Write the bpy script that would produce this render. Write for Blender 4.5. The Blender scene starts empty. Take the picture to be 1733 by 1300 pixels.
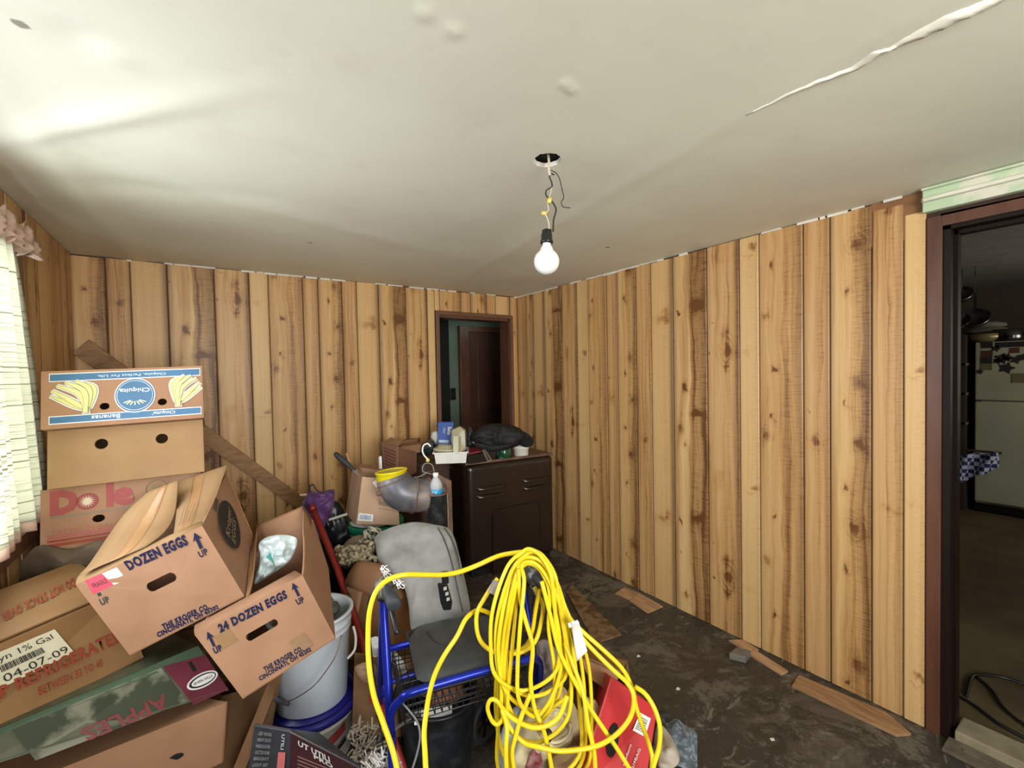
import bpy, bmesh, math, random
from mathutils import Vector as V, Matrix, noise
from mathutils.geometry import tessellate_polygon
random.seed(7)
S = bpy.context.scene
COL = S.collection
# ------------------------------------------------------------------ camera
EYE = V((0, 0, 1.5)); FPX = 760.0; CX, CY = 866.5, 650.0
YAW, PITCH, ROLL = math.radians(34.39), math.radians(1.38), math.radians(1.12)
_F0 = V((math.sin(YAW), math.cos(YAW), 0)); _R0 = V((math.cos(YAW), -math.sin(YAW), 0)); _U0 = V((0, 0, 1))
FW = _F0*math.cos(PITCH) - _U0*math.sin(PITCH); _U1 = _U0*math.cos(PITCH) + _F0*math.sin(PITCH)
RT = _R0*math.cos(ROLL) - _U1*math.sin(ROLL); UP = _U1*math.cos(ROLL) + _R0*math.sin(ROLL)
cam = bpy.data.objects.new('camera', bpy.data.cameras.new('camera')); COL.objects.link(cam)
cam.data.sensor_width = 36; cam.data.lens = FPX/1733*36; cam.data.clip_start = .05
m3 = Matrix((RT, UP, -FW)).transposed()
cam.matrix_world = Matrix.Translation(EYE) @ m3.to_4x4()
S.camera = cam
# ------------------------------------------------------------------ world, lights, exposure
w = bpy.data.worlds.new('overcast'); S.world = w; w.use_nodes = True
w.node_tree.nodes['Background'].inputs[0].default_value = (.80, .92, 1.0, 1)
w.node_tree.nodes['Background'].inputs[1].default_value = 3.0
S.view_settings.view_transform = 'Standard'; S.view_settings.look = 'None'
S.view_settings.gamma = 1; S.view_settings.use_curve_mapping = False
S.view_settings.exposure = 0.0
def area(name, loc, direction, sx, sy, power, color, spread=180):
    l = bpy.data.lights.new(name, 'AREA'); l.shape = 'RECTANGLE'; l.size = sx; l.size_y = sy
    l.energy = power; l.color = color; l.spread = math.radians(spread)
    o = bpy.data.objects.new(name, l); COL.objects.link(o); o.location = loc
    o.rotation_euler = V(direction).to_track_quat('-Z', 'Y').to_euler(); return o
XL, XR, YB, YF, H = -.596, 2.42, 3.42, -1.7, 2.204
area('window_daylight', (XL-.16, 1.60, 1.50), (1, .05, -.2), 1.4, 1.0, 24, (.93, .97, 1.0))
area('front_window_daylight', (.25, YF-.10, 1.50), (.50, 1, .06), 1.35, 1.1, 79, (1.0, .97, .91), 140)
area('kitchen_fill_light', (5.6, -1.0, 1.6), (-.1, 1, -.1), .9, .9, 14, (1, .93, .78))  # fill lamp added to brighten the kitchen, no window is built there
area('hall_fill_light', (2.55, 3.9, 2.1), (-.5, 0.55, -1), .3, .3, .5, (.8, 1, .92))  # weak fill lamp added inside the hall, which has no window
# ------------------------------------------------------------------ helpers: points
def ray(px, py): return FW + RT*((px-CX)/FPX) - UP*((py-CY)/FPX)
def at(px, py, d): return EYE + ray(px, py)*d
def onp(px, py, ax, val):
    r = ray(px, py); return EYE + r*((val-EYE[ax])/r[ax])
# ------------------------------------------------------------------ helpers: objects
def link(name, me, mat=None, parent=None, loc=None, smooth=False):
    if mat is not None: me.materials.append(mat)
    if smooth:
        for p in me.polygons: p.use_smooth = True
    o = bpy.data.objects.new(name, me); COL.objects.link(o)
    if parent is not None:
        o.parent = parent
        base = parent.get('_b') or (0, 0, 0)
    return o
def shift(me, off):
    me.transform(Matrix.Translation(-V(off)))
class Thing:
    """an Empty at the thing's base that parents its parts (given in world coordinates)"""
    def __init__(s, name, label, cat, loc, group=None):
        s.o = bpy.data.objects.new(name, None); COL.objects.link(s.o); s.loc = V(loc)
        s.o.location = s.loc; s.o.empty_display_size = .05
        s.o['label'] = label; s.o['category'] = cat
        if group: s.o['group'] = group
    def part(s, name, mb, mat, smooth=False, label=None, parent=None, kind=None):
        me = mb.mesh(name) if isinstance(mb, MB) else mb
        shift(me, s.loc)
        o = link(name, me, mat, parent or s.o, smooth=smooth)
        if label: o['label'] = label
        if kind: o['kind'] = kind
        return o
def single(name, mb, mat, label, cat, group=None, smooth=False, kind=None):
    me = mb.mesh(name) if isinstance(mb, MB) else mb
    n = len(me.vertices); lo = V((min(v.co.x for v in me.vertices)+max(v.co.x for v in me.vertices), min(v.co.y for v in me.vertices)+max(v.co.y for v in me.vertices), 2*min(v.co.z for v in me.vertices)))/2
    shift(me, lo); o = link(name, me, mat, smooth=smooth); o.location = lo
    o['label'] = label; o['category'] = cat
    if group: o['group'] = group
    if kind: o['kind'] = kind
    return o
def struct(name, mb, mat, parent=None, smooth=False):
    me = mb.mesh(name) if isinstance(mb, MB) else mb
    o = link(name, me, mat, parent, smooth=smooth)
    if parent is None: o['kind'] = 'structure'
    return o
# ------------------------------------------------------------------ helpers: meshes
def spline(pts, n=6, closed=False):
    pts = [V(p) for p in pts]; out = []; N = len(pts)
    rng = range(N) if closed else range(N-1)
    for i in rng:
        if closed: a, b, c, d = pts[i-1], pts[i], pts[(i+1) % N], pts[(i+2) % N]
        else: a = pts[i-1] if i > 0 else pts[0]*2-pts[1]; b = pts[i]; c = pts[i+1]; d = pts[i+2] if i+2 < N else pts[-1]*2-pts[-2]
        for k in range(n):
            t = k/n; out.append(.5*((2*b)+(c-a)*t+(2*a-5*b+4*c-d)*t*t+(3*b-a-3*c+d)*t**3))
    if not closed: out.append(pts[-1])
    return out
class MB:
    def __init__(s): s.v = []; s.f = []; s.uv = None
    def add(s, vs, fs):
        n = len(s.v); s.v += [tuple(v) for v in vs]; s.f += [tuple(i+n for i in f) for f in fs]; return s
    def hexa(s, P):   # P: 4 bottom (ccw), 4 top
        return s.add(P, [(3, 2, 1, 0), (4, 5, 6, 7), (0, 1, 5, 4), (1, 2, 6, 5), (2, 3, 7, 6), (3, 0, 4, 7)])
    def box(s, lo, hi, M=None):
        x0, y0, z0 = lo; x1, y1, z1 = hi
        P = [V(p) for p in ((x0, y0, z0), (x1, y0, z0), (x1, y1, z0), (x0, y1, z0), (x0, y0, z1), (x1, y0, z1), (x1, y1, z1), (x0, y1, z1))]
        if M: P = [M @ p for p in P]
        return s.hexa(P)
    def bar(s, a, b, wd, th, up=(0, 0, 1)):
        a, b = V(a), V(b); d = (b-a).normalized(); sd = d.cross(V(up)).normalized(); u = sd.cross(d).normalized()
        P = [a-sd*wd/2-u*th/2, a+sd*wd/2-u*th/2, b+sd*wd/2-u*th/2, b-sd*wd/2-u*th/2]
        return s.hexa(P+[p+u*th for p in P])
    def tube(s, pts, r, sides=8, closed=False, cap=True):
        pts = [V(p) for p in pts]; N = len(pts); rr = r if isinstance(r, (list, tuple)) else [r]*N
        n = len(s.v); prev = None
        for i, p in enumerate(pts):
            a = pts[i-1] if (i > 0 or closed) else p; b = pts[(i+1) % N] if (i < N-1 or closed) else p
            t = (b-a); t = t.normalized() if t.length > 1e-9 else V((0, 0, 1))
            if prev is None: u = t.orthogonal().normalized()
            else:
                u = prev - t*prev.dot(t); u = u.normalized() if u.length > 1e-6 else t.orthogonal().normalized()
            prev = u; w_ = t.cross(u)
            for k in range(sides):
                an = 2*math.pi*k/sides; s.v.append(tuple(p+(u*math.cos(an)+w_*math.sin(an))*rr[i]))
        M = N if closed else N-1
        for i in range(M):
            j = (i+1) % N
            for k in range(sides):
                l = (k+1) % sides; s.f.append((n+i*sides+k, n+i*sides+l, n+j*sides+l, n+j*sides+k))
        if cap and not closed:
            s.f.append(tuple(n+k for k in reversed(range(sides)))); s.f.append(tuple(n+(N-1)*sides+k for k in range(sides)))
        return s
    def lathe(s, prof, base, axis=(0, 0, 1), sides=28, wob=0):
        axis = V(axis).normalized(); base = V(base); u = axis.orthogonal().normalized(); w_ = axis.cross(u); n = len(s.v)
        for i, (r, h) in enumerate(prof):
            for k in range(sides):
                an = 2*math.pi*k/sides; q = 1+wob*math.sin(3*an+i)
                s.v.append(tuple(base+axis*h+(u*math.cos(an)+w_*math.sin(an))*max(r, 1e-4)*q))
        for i in range(len(prof)-1):
            for k in range(sides):
                l = (k+1) % sides; s.f.append((n+i*sides+k, n+i*sides+l, n+(i+1)*sides+l, n+(i+1)*sides+k))
        return s
    def plate(s, outer, th, holes=(), n=None):
        """planar-ish polygon with holes (3D points), given thickness away from the viewer normal n"""
        outer = [V(p) for p in outer]; holes = [[V(p) for p in h] for h in holes]
        if n is None:
            n = V((0, 0, 0))
            for i in range(len(outer)): n += outer[i].cross(outer[(i+1) % len(outer)])
            n.normalize()
        n = V(n); loops = [outer]+holes
        flat = [p for l in loops for p in l]; b = len(s.v); K = len(flat)
        s.v += [tuple(p) for p in flat]+[tuple(p-n*th) for p in flat]
        for t in tessellate_polygon(loops):
            a, c, d = t; nn = (flat[c]-flat[a]).cross(flat[d]-flat[a])
            if nn.dot(n) < 0: a, c, d = a, d, c
            s.f.append((b+a, b+c, b+d)); s.f.append((b+K+a, b+K+d, b+K+c))
        o = 0
        for l in loops:
            L = len(l)
            for i in range(L):
                j = (i+1) % L; s.f.append((b+o+i, b+K+o+i, b+K+o+j, b+o+j))
            o += L
        return s
    def puff(s, outline, thick, rings=7, amp=.006, fr=14, seed=0, nrm=None, flat=.5, sub=4, back=1.0):
        pts = spline(outline, sub, True); c = sum(pts, V())/len(pts); n = nrm or (EYE-c).normalized(); K = len(pts); b = len(s.v)
        for side in (1, -1):
            for r in range(rings+1):
                q = r/rings; hgt = thick*(max(0, 1-q**2.4))**flat
                for p in pts:
                    base = c+(p-c)*q
                    a = amp*(noise.noise(base*fr+V((seed, 0, 0)))+.5*noise.noise(base*fr*2.7))*(1.6 if q < .98 else .4)
                    s.v.append(tuple(base+n*side*(hgt*(1 if side > 0 else back)+a*(1 if side > 0 else .2))))
        for sd in range(2):
            o = b+sd*(rings+1)*K
            for r in range(rings):
                for k in range(K):
                    l = (k+1) % K; q = (o+r*K+k, o+r*K+l, o+(r+1)*K+l, o+(r+1)*K+k); s.f.append(q if sd else q[::-1])
        return s
    def blob(s, c, ax, amp=.15, fr=3, seed=0, seg=20, rin=14):
        c = V(c); ax = [V(a) for a in ax]; b = len(s.v)
        for i in range(rin+1):
            th = math.pi*i/rin
            for k in range(seg):
                ph = 2*math.pi*k/seg; d = V((math.sin(th)*math.cos(ph), math.sin(th)*math.sin(ph), math.cos(th)))
                q = 1+amp*noise.noise(d*fr+V((seed*3.1, seed, 0)))+amp*.5*noise.noise(d*fr*2.6+V((seed, 5, 0)))
                s.v.append(tuple(c+(ax[0]*d.x+ax[1]*d.y+ax[2]*d.z)*q))
        for i in range(rin):
            for k in range(seg):
                l = (k+1) % seg; s.f.append((b+i*seg+k, b+(i+1)*seg+k, b+(i+1)*seg+l, b+i*seg+l))
        return s
    def sheet(s, grid, th=0.0, n=None):
        R, C_ = len(grid), len(grid[0]); b = len(s.v)
        for r in grid: s.v += [tuple(p) for p in r]
        for i in range(R-1):
            for j in range(C_-1): s.f.append((b+i*C_+j, b+i*C_+j+1, b+(i+1)*C_+j+1, b+(i+1)*C_+j))
        if th:
            n = V(n); b2 = len(s.v)
            for r in grid: s.v += [tuple(V(p)+n*th) for p in r]
            for i in range(R-1):
                for j in range(C_-1): s.f.append((b2+i*C_+j, b2+(i+1)*C_+j, b2+(i+1)*C_+j+1, b2+i*C_+j+1))
            ed = [(0, j) for j in range(C_)]+[(i, C_-1) for i in range(1, R)]+[(R-1, j) for j in range(C_-2, -1, -1)]+[(i, 0) for i in range(R-2, 0, -1)]
            for q in range(len(ed)):
                (a, c), (d, e) = ed[q], ed[(q+1) % len(ed)]
                s.f.append((b+a*C_+c, b2+a*C_+c, b2+d*C_+e, b+d*C_+e))
        return s
    def mesh(s, name):
        me = bpy.data.meshes.new(name); me.from_pydata(s.v, [], s.f); me.validate(); me.update(); return me
def rounded(me, width=.004, seg=2):
    bm = bmesh.new(); bm.from_mesh(me); bmesh.ops.remove_doubles(bm, verts=bm.verts, dist=1e-5)
    es = [e for e in bm.edges if len(e.link_faces) == 2 and e.calc_face_angle(0) > .6]
    bmesh.ops.bevel(bm, geom=es, offset=width, segments=seg, affect='EDGES', profile=.6)
    bmesh.ops.recalc_face_normals(bm, faces=bm.faces)
    bm.to_mesh(me); bm.free(); return me
# ------------------------------------------------------------------ helpers: materials
def nt(name):
    m = bpy.data.materials.new(name); m.use_nodes = True; t = m.node_tree; b = t.nodes['Principled BSDF']; return m, t, b
def N(t, typ, **kw):
    n = t.nodes.new(typ)
    for k, v in kw.items():
        if k.startswith('i'): n.inputs[int(k[1:])].default_value = v
        else: setattr(n, k, v)
    return n
def mixc(t, fac, a, b, mode='MIX'):
    m = N(t, 'ShaderNodeMix', data_type='RGBA', blend_type=mode)
    for sock, val in ((0, fac), (6, a), (7, b)):
        if isinstance(val, (int, float)): m.inputs[sock].default_value = val
        elif isinstance(val, (tuple, list)): m.inputs[sock].default_value = tuple(val)+((1,) if len(val) == 3 else ())
        else: t.links.new(val, m.inputs[sock])
    return m.outputs[2]
def math_(t, op, a, b=0.0, c=None, clamp=False):
    m = N(t, 'ShaderNodeMath', operation=op, use_clamp=clamp)
    for i, val in enumerate((a, b, c)):
        if val is None: continue
        if isinstance(val, (int, float)): m.inputs[i].default_value = val
        else: t.links.new(val, m.inputs[i])
    return m.outputs[0]
def noi(t, scale, detail=4, vec=None, rough=.55, dist=0):
    n = N(t, 'ShaderNodeTexNoise'); n.inputs['Scale'].default_value = scale; n.inputs['Detail'].default_value = detail
    n.inputs['Roughness'].default_value = rough; n.inputs['Distortion'].default_value = dist
    if vec is not None: t.links.new(vec, n.inputs['Vector'])
    return n.outputs[0]
def rng(t, v, a, b, c=0, d=1, smooth=False):
    m = N(t, 'ShaderNodeMapRange', clamp=True)
    if smooth: m.interpolation_type = 'SMOOTHSTEP'
    t.links.new(v, m.inputs[0])
    for i, x in enumerate((a, b, c, d)): m.inputs[i+1].default_value = x
    return m.outputs[0]
def objco(t, scale=(1, 1, 1)):
    tc = N(t, 'ShaderNodeTexCoord'); mp = N(t, 'ShaderNodeMapping'); mp.inputs['Scale'].default_value = scale
    t.links.new(tc.outputs['Object'], mp.inputs[0]); return mp.outputs[0]
def bump(t, b, h, strength=.3, dist=.005):
    n = N(t, 'ShaderNodeBump'); n.inputs['Strength'].default_value = strength; n.inputs['Distance'].default_value = dist
    t.links.new(h, n.inputs['Height']); t.links.new(n.outputs[0], b.inputs['Normal'])
MC = {}
def mat(name, col, rough=.6, col2=None, scale=8, lo=.35, hi=.7, metal=0, bmp=.0, bscale=60, spec=.5, stretch=(1, 1, 1), **kw):
    if name in MC: return MC[name]
    m, t, b = nt(name); co = objco(t, stretch)
    c2 = col2 or tuple(x*.82 for x in col)
    f = rng(t, noi(t, scale, 5, co), lo, hi)
    t.links.new(mixc(t, f, col, c2), b.inputs['Base Color'])
    b.inputs['Roughness'].default_value = rough; b.inputs['Metallic'].default_value = metal
    b.inputs['Specular IOR Level'].default_value = spec
    if bmp: bump(t, b, noi(t, bscale, 4, co), bmp, .004)
    for k, v in kw.items(): b.inputs[k.replace('_', ' ')].default_value = v
    MC[name] = m; return m
# --- printed wood panelling
def knot_group():
    g = bpy.data.node_groups.new('knot', 'ShaderNodeTree')
    for nme, typ in (('Vector', 'NodeSocketVector'), ('Center', 'NodeSocketVector'), ('Scale', 'NodeSocketVector'), ('Strength', 'NodeSocketFloat'), ('Ring', 'NodeSocketFloat')):
        g.interface.new_socket(nme, in_out='INPUT', socket_type=typ)
    g.interface.new_socket('Dark', in_out='OUTPUT', socket_type='NodeSocketFloat')
    t = g; gi = t.nodes.new('NodeGroupInput'); go = t.nodes.new('NodeGroupOutput')
    sb = N(t, 'ShaderNodeVectorMath', operation='SUBTRACT'); t.links.new(gi.outputs[0], sb.inputs[0]); t.links.new(gi.outputs[1], sb.inputs[1])
    ml = N(t, 'ShaderNodeVectorMath', operation='MULTIPLY'); t.links.new(sb.outputs[0], ml.inputs[0]); t.links.new(gi.outputs[2], ml.inputs[1])
    ln = N(t, 'ShaderNodeVectorMath', operation='LENGTH'); t.links.new(ml.outputs[0], ln.inputs[0]); d = ln.outputs['Value']
    core = rng(t, d, .15, 1.25, 1, 0, True)
    r1 = rng(t, math_(t, 'ABSOLUTE', math_(t, 'SUBTRACT', d, 1.2)), 0, .3, .6, 0, True)
    r2 = rng(t, math_(t, 'ABSOLUTE', math_(t, 'SUBTRACT', d, 1.75)), 0, .3, .3, 0, True)
    rings = math_(t, 'MULTIPLY', math_(t, 'ADD', r1, r2), gi.outputs[4])
    t.links.new(math_(t, 'MULTIPLY', math_(t, 'ADD', core, rings), gi.outputs[3]), go.inputs[0])
    return g
KG = knot_group(); PER = 1.28
def wood(name, base, dark, knots, edgeL=.5, edgeR=.5, streak=.5, half=0, seed=0, tint=1.0):
    m, t, b = nt(name); uv = N(t, 'ShaderNodeUVMap', uv_map='UVMap').outputs[0]
    sp = N(t, 'ShaderNodeSeparateXYZ'); t.links.new(uv, sp.inputs[0]); u, v = sp.outputs[0], sp.outputs[1]
    vm = math_(t, 'FLOORED_MODULO', v, PER)
    def vec(sx, sv, k=0):
        c = N(t, 'ShaderNodeCombineXYZ'); t.links.new(math_(t, 'MULTIPLY', u, sx), c.inputs[0]); t.links.new(math_(t, 'MULTIPLY', v, sv), c.inputs[1]); c.inputs[2].default_value = seed+k; return c.outputs[0]
    wrp = noi(t, 1, 3, vec(1.3, 2.2, 9)); wv = math_(t, 'MULTIPLY', math_(t, 'SUBTRACT', wrp, .5), .35)
    uw = math_(t, 'ADD', u, wv)
    kv = N(t, 'ShaderNodeCombineXYZ'); jit = math_(t, 'MULTIPLY', math_(t, 'SUBTRACT', noi(t, 1, 3, vec(3.5, 14, 3)), .5), .42)
    t.links.new(math_(t, 'ADD', u, jit), kv.inputs[0]); t.links.new(math_(t, 'ADD', vm, math_(t, 'MULTIPLY', jit, .22)), kv.inputs[1])
    c = N(t, 'ShaderNodeCombineXYZ'); t.links.new(math_(t, 'MULTIPLY', uw, 4.2), c.inputs[0]); t.links.new(math_(t, 'MULTIPLY', v, .55), c.inputs[1]); c.inputs[2].default_value = seed+5
    big = noi(t, 1, 3, c.outputs[0], .6, .6)
    c2 = N(t, 'ShaderNodeCombineXYZ'); t.links.new(math_(t, 'MULTIPLY', uw, 26), c2.inputs[0]); t.links.new(math_(t, 'MULTIPLY', v, 2.2), c2.inputs[1]); c2.inputs[2].default_value = seed
    fine = noi(t, 1, 4, c2.outputs[0], .65)
    saw = noi(t, 1, 2, vec(2.5, 150, 1), .5)
    f = math_(t, 'MULTIPLY', rng(t, big, .38, .66), streak*1.35)
    f = math_(t, 'ADD', f, math_(t, 'MULTIPLY', math_(t, 'SUBTRACT', fine, .5), 1.1*streak+.25))
    f = math_(t, 'ADD', f, math_(t, 'MULTIPLY', rng(t, saw, .5, .75), math_(t, 'MULTIPLY', rng(t, u, .35, 1, .06, .5), .8)))
    if half: f = math_(t, 'ADD', f, math_(t, 'MULTIPLY', rng(t, uw, .42, .6, 0, 1, True), half))
    smear = None
    for (ku, kvv, ru, rv, st, rg) in knots:
        g = N(t, 'ShaderNodeGroup', node_tree=KG); t.links.new(kv.outputs[0], g.inputs[0])
        g.inputs[1].default_value = (ku, kvv % PER, 0); g.inputs[2].default_value = (1/ru, 1/rv, 0); g.inputs[3].default_value = st; g.inputs[4].default_value = rg
        smear = g.outputs[0] if smear is None else math_(t, 'ADD', smear, g.outputs[0])
    if smear is not None: f = math_(t, 'ADD', f, smear)
    eL = rng(t, u, 0, .20, edgeL, 0, True); eR = rng(t, u, .72, 1, 0, edgeR, True)
    edge = math_(t, 'ADD', eL, eR, None, True)
    f = math_(t, 'MINIMUM', math_(t, 'MAXIMUM', f, 0), 1)
    r = N(t, 'ShaderNodeValToRGB'); t.links.new(f, r.inputs[0]); e = r.color_ramp.elements
    e[0].position = 0; e[0].color = (*base, 1); e[1].position = 1; e[1].color = (*dark, 1)
    k = e.new(.42); k.color = tuple(base[i]*.45+(.40, .19, .055)[i]*.65 for i in range(3))+(1,)
    colr = mixc(t, math_(t, 'MULTIPLY', edge, .85), r.outputs[0], (.10, .040, .016))
    t.links.new(colr, b.inputs['Base Color']); b.inputs['Roughness'].default_value = .42; b.inputs['Specular IOR Level'].default_value = .35
    bump(t, b, math_(t, 'ADD', fine, saw), .12, .002); return m
_b = (.70, .50, .285); _d = (.15, .058, .016)
def repb(l): return l
WOODS = {
 'A': wood('panelling_arch_knot', (0.607, 0.386, 0.177), _d, [(.62, .60, .17, .055, .75, .8), (.55, .50, .22, .05, .35, 0), (.6, .70, .14, .04, .5, 0), (.1, .62, .05, .012, .9, 0), (.2, .44, .04, .008, .8, 0), (.35, .05, .2, .09, .3, 0)], .35, .7, .55, 0, 1),
 'P': wood('panelling_pale_board', (0.699, 0.470, 0.218), _d, [(.40, .62, .24, .013, .25, .9), (.75, .06, .32, .022, .65, 0), (.5, .10, .5, .007, .3, 0)], .25, .3, .12, 0, 2),
 'W': wood('panelling_wide_board', (0.626, 0.403, 0.184), _d, [(.32, .18, .06, .028, .8, .3), (.15, .43, .11, .035, .6, .5), (.35, .71, .07, .024, .8, .4), (.33, .96, .055, .022, .9, .3), (.18, 1.06, .10, .03, .5, .6)], .25, .55, .45, .18, 3),
 'M': wood('panelling_plain_narrow_board', (0.589, 0.370, 0.170), _d, [(.2, .25, .06, .012, .8, 0), (.45, .40, .22, .035, .6, .6)], .45, .6, .4, 0, 4),
 'K': wood('panelling_knotty_board', (0.662, 0.437, 0.197), _d, [(.42, .22, .07, .024, .8, .3), (.75, .40, .16, .03, .5, .6), (.38, .60, .08, .022, .9, .4), (.62, .78, .20, .04, .45, .7), (.42, .98, .08, .03, .7, .4), (.7, .12, .24, .05, .35, .4)], .55, .7, .35, .35, 5),
 'N': wood('panelling_streaked_narrow_board', (0.607, 0.386, 0.177), _d, [(.55, .66, .35, .02, .35, .3)], .3, .45, .5, 0, 6),
 'B': wood('panelling_bowtie_board', (0.681, 0.445, 0.204), _d, [(.5, .38, .42, .028, .5, .55), (.72, .34, .2, .05, .35, 0)], .2, .95, .15, 0, 7),
 'S': wood('panelling_streaked_wide_board', (0.708, 0.487, 0.231), _d, [(.18, .36, .05, .022, .85, 0), (.72, .32, .22, .05, .55, .3), (.35, .81, .08, .035, .8, .4), (.72, .97, .26, .018, .7, .3), (.25, 1.07, .12, .05, .4, .5), (.12, .54, .03, .008, .8, 0), (.35, 1.16, .06, .03, .7, .4)], .6, .45, .4, .55, 8)}
# --- plaster ceiling, floor, etc
def ceiling_mat():
    m, t, b = nt('ceiling_paper'); co = objco(t)
    a = noi(t, .9, 4, co); c = mixc(t, rng(t, a, .4, .62), (.79, .79, .66), (.74, .715, .61))
    sc = objco(t, (1, 1, 1)); vo = N(t, 'ShaderNodeTexVoronoi'); vo.inputs['Scale'].default_value = 3.0; t.links.new(sc, vo.inputs[0])
    spots = rng(t, math_(t, 'ADD', vo.outputs['Distance'], math_(t, 'MULTIPLY', noi(t, 60, 3, co), .05)), .055, .072, .8, 0)
    c = mixc(t, spots, c, (.16, .13, .10)); c = mixc(t, rng(t, noi(t, 5, 6, co, .7), .55, .8, 0, .35), c, (.58, .55, .45))
    t.links.new(c, b.inputs['Base Color']); b.inputs['Roughness'].default_value = .55; b.inputs['Specular IOR Level'].default_value = .35
    bump(t, b, noi(t, 6, 6, co, .5), .25, .008); return m
def floor_mat():
    m, t, b = nt('worn_dark_floor'); co = objco(t)
    a = noi(t, 3.2, 8, co, .68, .6); c = mixc(t, rng(t, a, .50, .60), (.045, .040, .032), (.10, .086, .068))
    a2 = noi(t, 9, 8, objco(t, (1, 1.6, 1)), .75, 1.2); c = mixc(t, rng(t, a2, .545, .66), c, (.22, .19, .145))
    a4 = noi(t, 2.4, 10, co, .78, .3); c = mixc(t, rng(t, a4, .53, .58, 0, .65), c, (.19, .17, .135)); a5 = noi(t, 3.5, 8, objco(t, (1.3, 1, 1)), .7, 1.5); c = mixc(t, rng(t, a5, .56, .62, 0, .8), c, (.025, .02, .015))
    a3 = noi(t, 28, 5, co, .7); c = mixc(t, rng(t, a3, .60, .74, 0, .7), c, (.25, .20, .14))
    c = mixc(t, rng(t, noi(t, 1.1, 3, co), .45, .7, 0, .5), c, (.055, .038, .022))
    t.links.new(c, b.inputs['Base Color']); t.links.new(rng(t, a2, .4, .65, .42, .75), b.inputs['Roughness'])
    bump(t, b, math_(t, 'ADD', a2, math_(t, 'MULTIPLY', a, .6)), .5, .006); return m
M_CEIL, M_FLOOR = ceiling_mat(), floor_mat()
CARD = mat('brown_cardboard', (0.304, 0.164, 0.084), .75, (0.242, 0.129, 0.062), 5, bmp=.08, spec=.2)
CARD_L = mat('light_cardboard', (0.368, 0.224, 0.112), .75, (0.296, 0.172, 0.082), 4, bmp=.08, spec=.2)
CARD_D = mat('dusty_dark_cardboard', (.26, .15, .075), .8, (.20, .11, .055), 5, bmp=.1, spec=.15)
CARD_P = mat('pinkish_cardboard', (0.368, 0.200, 0.116), .7, (0.296, 0.156, 0.086), 5, bmp=.08, spec=.25)
KRAFT = mat('kraft_board', (0.288, 0.160, 0.068), .5, (0.218, 0.117, 0.047), 6, bmp=.08, spec=.35)
INK_B = mat('navy_print', (.012, .013, .05), .7, spec=.2); INK_K = mat('black_print', (.02, .02, .02), .6)
INK_R = mat('red_print', (.42, .05, .05), .6); INK_O = mat('rust_print', (.30, .05, .02), .6)
INK_DR = mat('faded_red_print', (.45, .10, .09), .6); WHITE = mat('white_print', (.80, .80, .76), .5)
BLUE = mat('blue_print', (.045, .15, .29), .5); YEL = mat('pale_yellow_print', (.72, .66, .26), .5)
BLACKP = mat('black_plastic', (.012, .012, .013), .35); DARK = mat('painted_opening_shade', (.006, .005, .005), .9)  # DARK: painted shade for openings that are not cut through
CHAR = mat('charcoal_rubber', (.032, .038, .046), .55, bmp=.1)
BLUEM = mat('blue_metallic_paint', (.012, .03, .42), .25, (.01, .02, .30), 6, metal=.5)
YCORD = mat('yellow_cord_rubber', (.88, .68, .02), .33, (.80, .60, .02), 20)
WPL = mat('white_plastic', (.86, .85, .79), .4); GREYC = mat('grey_canvas', (.36, .36, .345), .85, (.19, .185, .175), 7, bmp=.3, bscale=30)
BROWNM = mat('dark_brown_enamel', (.015, .0078, .0048), .26, (.023, .012, .0075), 3, spec=.6)
RUSTM = mat('rusty_dark_steel', (.10, .06, .045), .6, (.25, .13, .085), 14, bmp=.3)
CARD_S = mat('pale_shipping_cardboard', (.50, .33, .22), .7, (.44, .28, .18), 5, bmp=.08, spec=.25)
STEEL = mat('weathered_grey_steel', (.12, .12, .14), .40, (.36, .29, .26), 5, .42, .6, metal=.3, bmp=.1)
REDP = mat('red_paint', (.27, .018, .015), .4, (.19, .014, .012), 12)
# --- print and lettering
class Face:
    """bilinear surface BL, BR, TR, TL seen from outside"""
    def __init__(s, BL, BR, TR, TL):
        s.q = [V(p) for p in (BL, BR, TR, TL)]; s.n = (s.q[1]-s.q[0]).cross(s.q[3]-s.q[0]).normalized()
        s.W = ((s.q[1]-s.q[0]).length+(s.q[2]-s.q[3]).length)/2; s.H = ((s.q[3]-s.q[0]).length+(s.q[2]-s.q[1]).length)/2
    def p(s, u, v, off=0.0):
        a, b, c, d = s.q; return (a*(1-u)+b*u)*(1-v)+(d*(1-u)+c*u)*v+s.n*off
def poly(f, pts, off=.0012, th=.0008):
    return MB().plate([f.p(u, v, off) for u, v in pts], th, n=f.n)
def rect(f, u0, v0, u1, v1, off=.0012, th=.0008): return poly(f, [(u0, v0), (u1, v0), (u1, v1), (u0, v1)], off, th)
def ell(cu, cv, ru, rv, n=24, rot=0):
    return [(cu+ru*math.cos(2*math.pi*k/n), cv+rv*math.sin(2*math.pi*k/n)) for k in range(n)]
def slot(cu, cv, wu, hv, n=8):
    out = []; r = hv/2
    return [(cu+(wu/2-r*1.0)*(1 if math.cos(a) >= 0 else -1)*1.0+r*.6*math.cos(a), cv+r*math.sin(a)) for a in [2*math.pi*(k+.5)/(2*n) for k in range(2*n)]]
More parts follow.
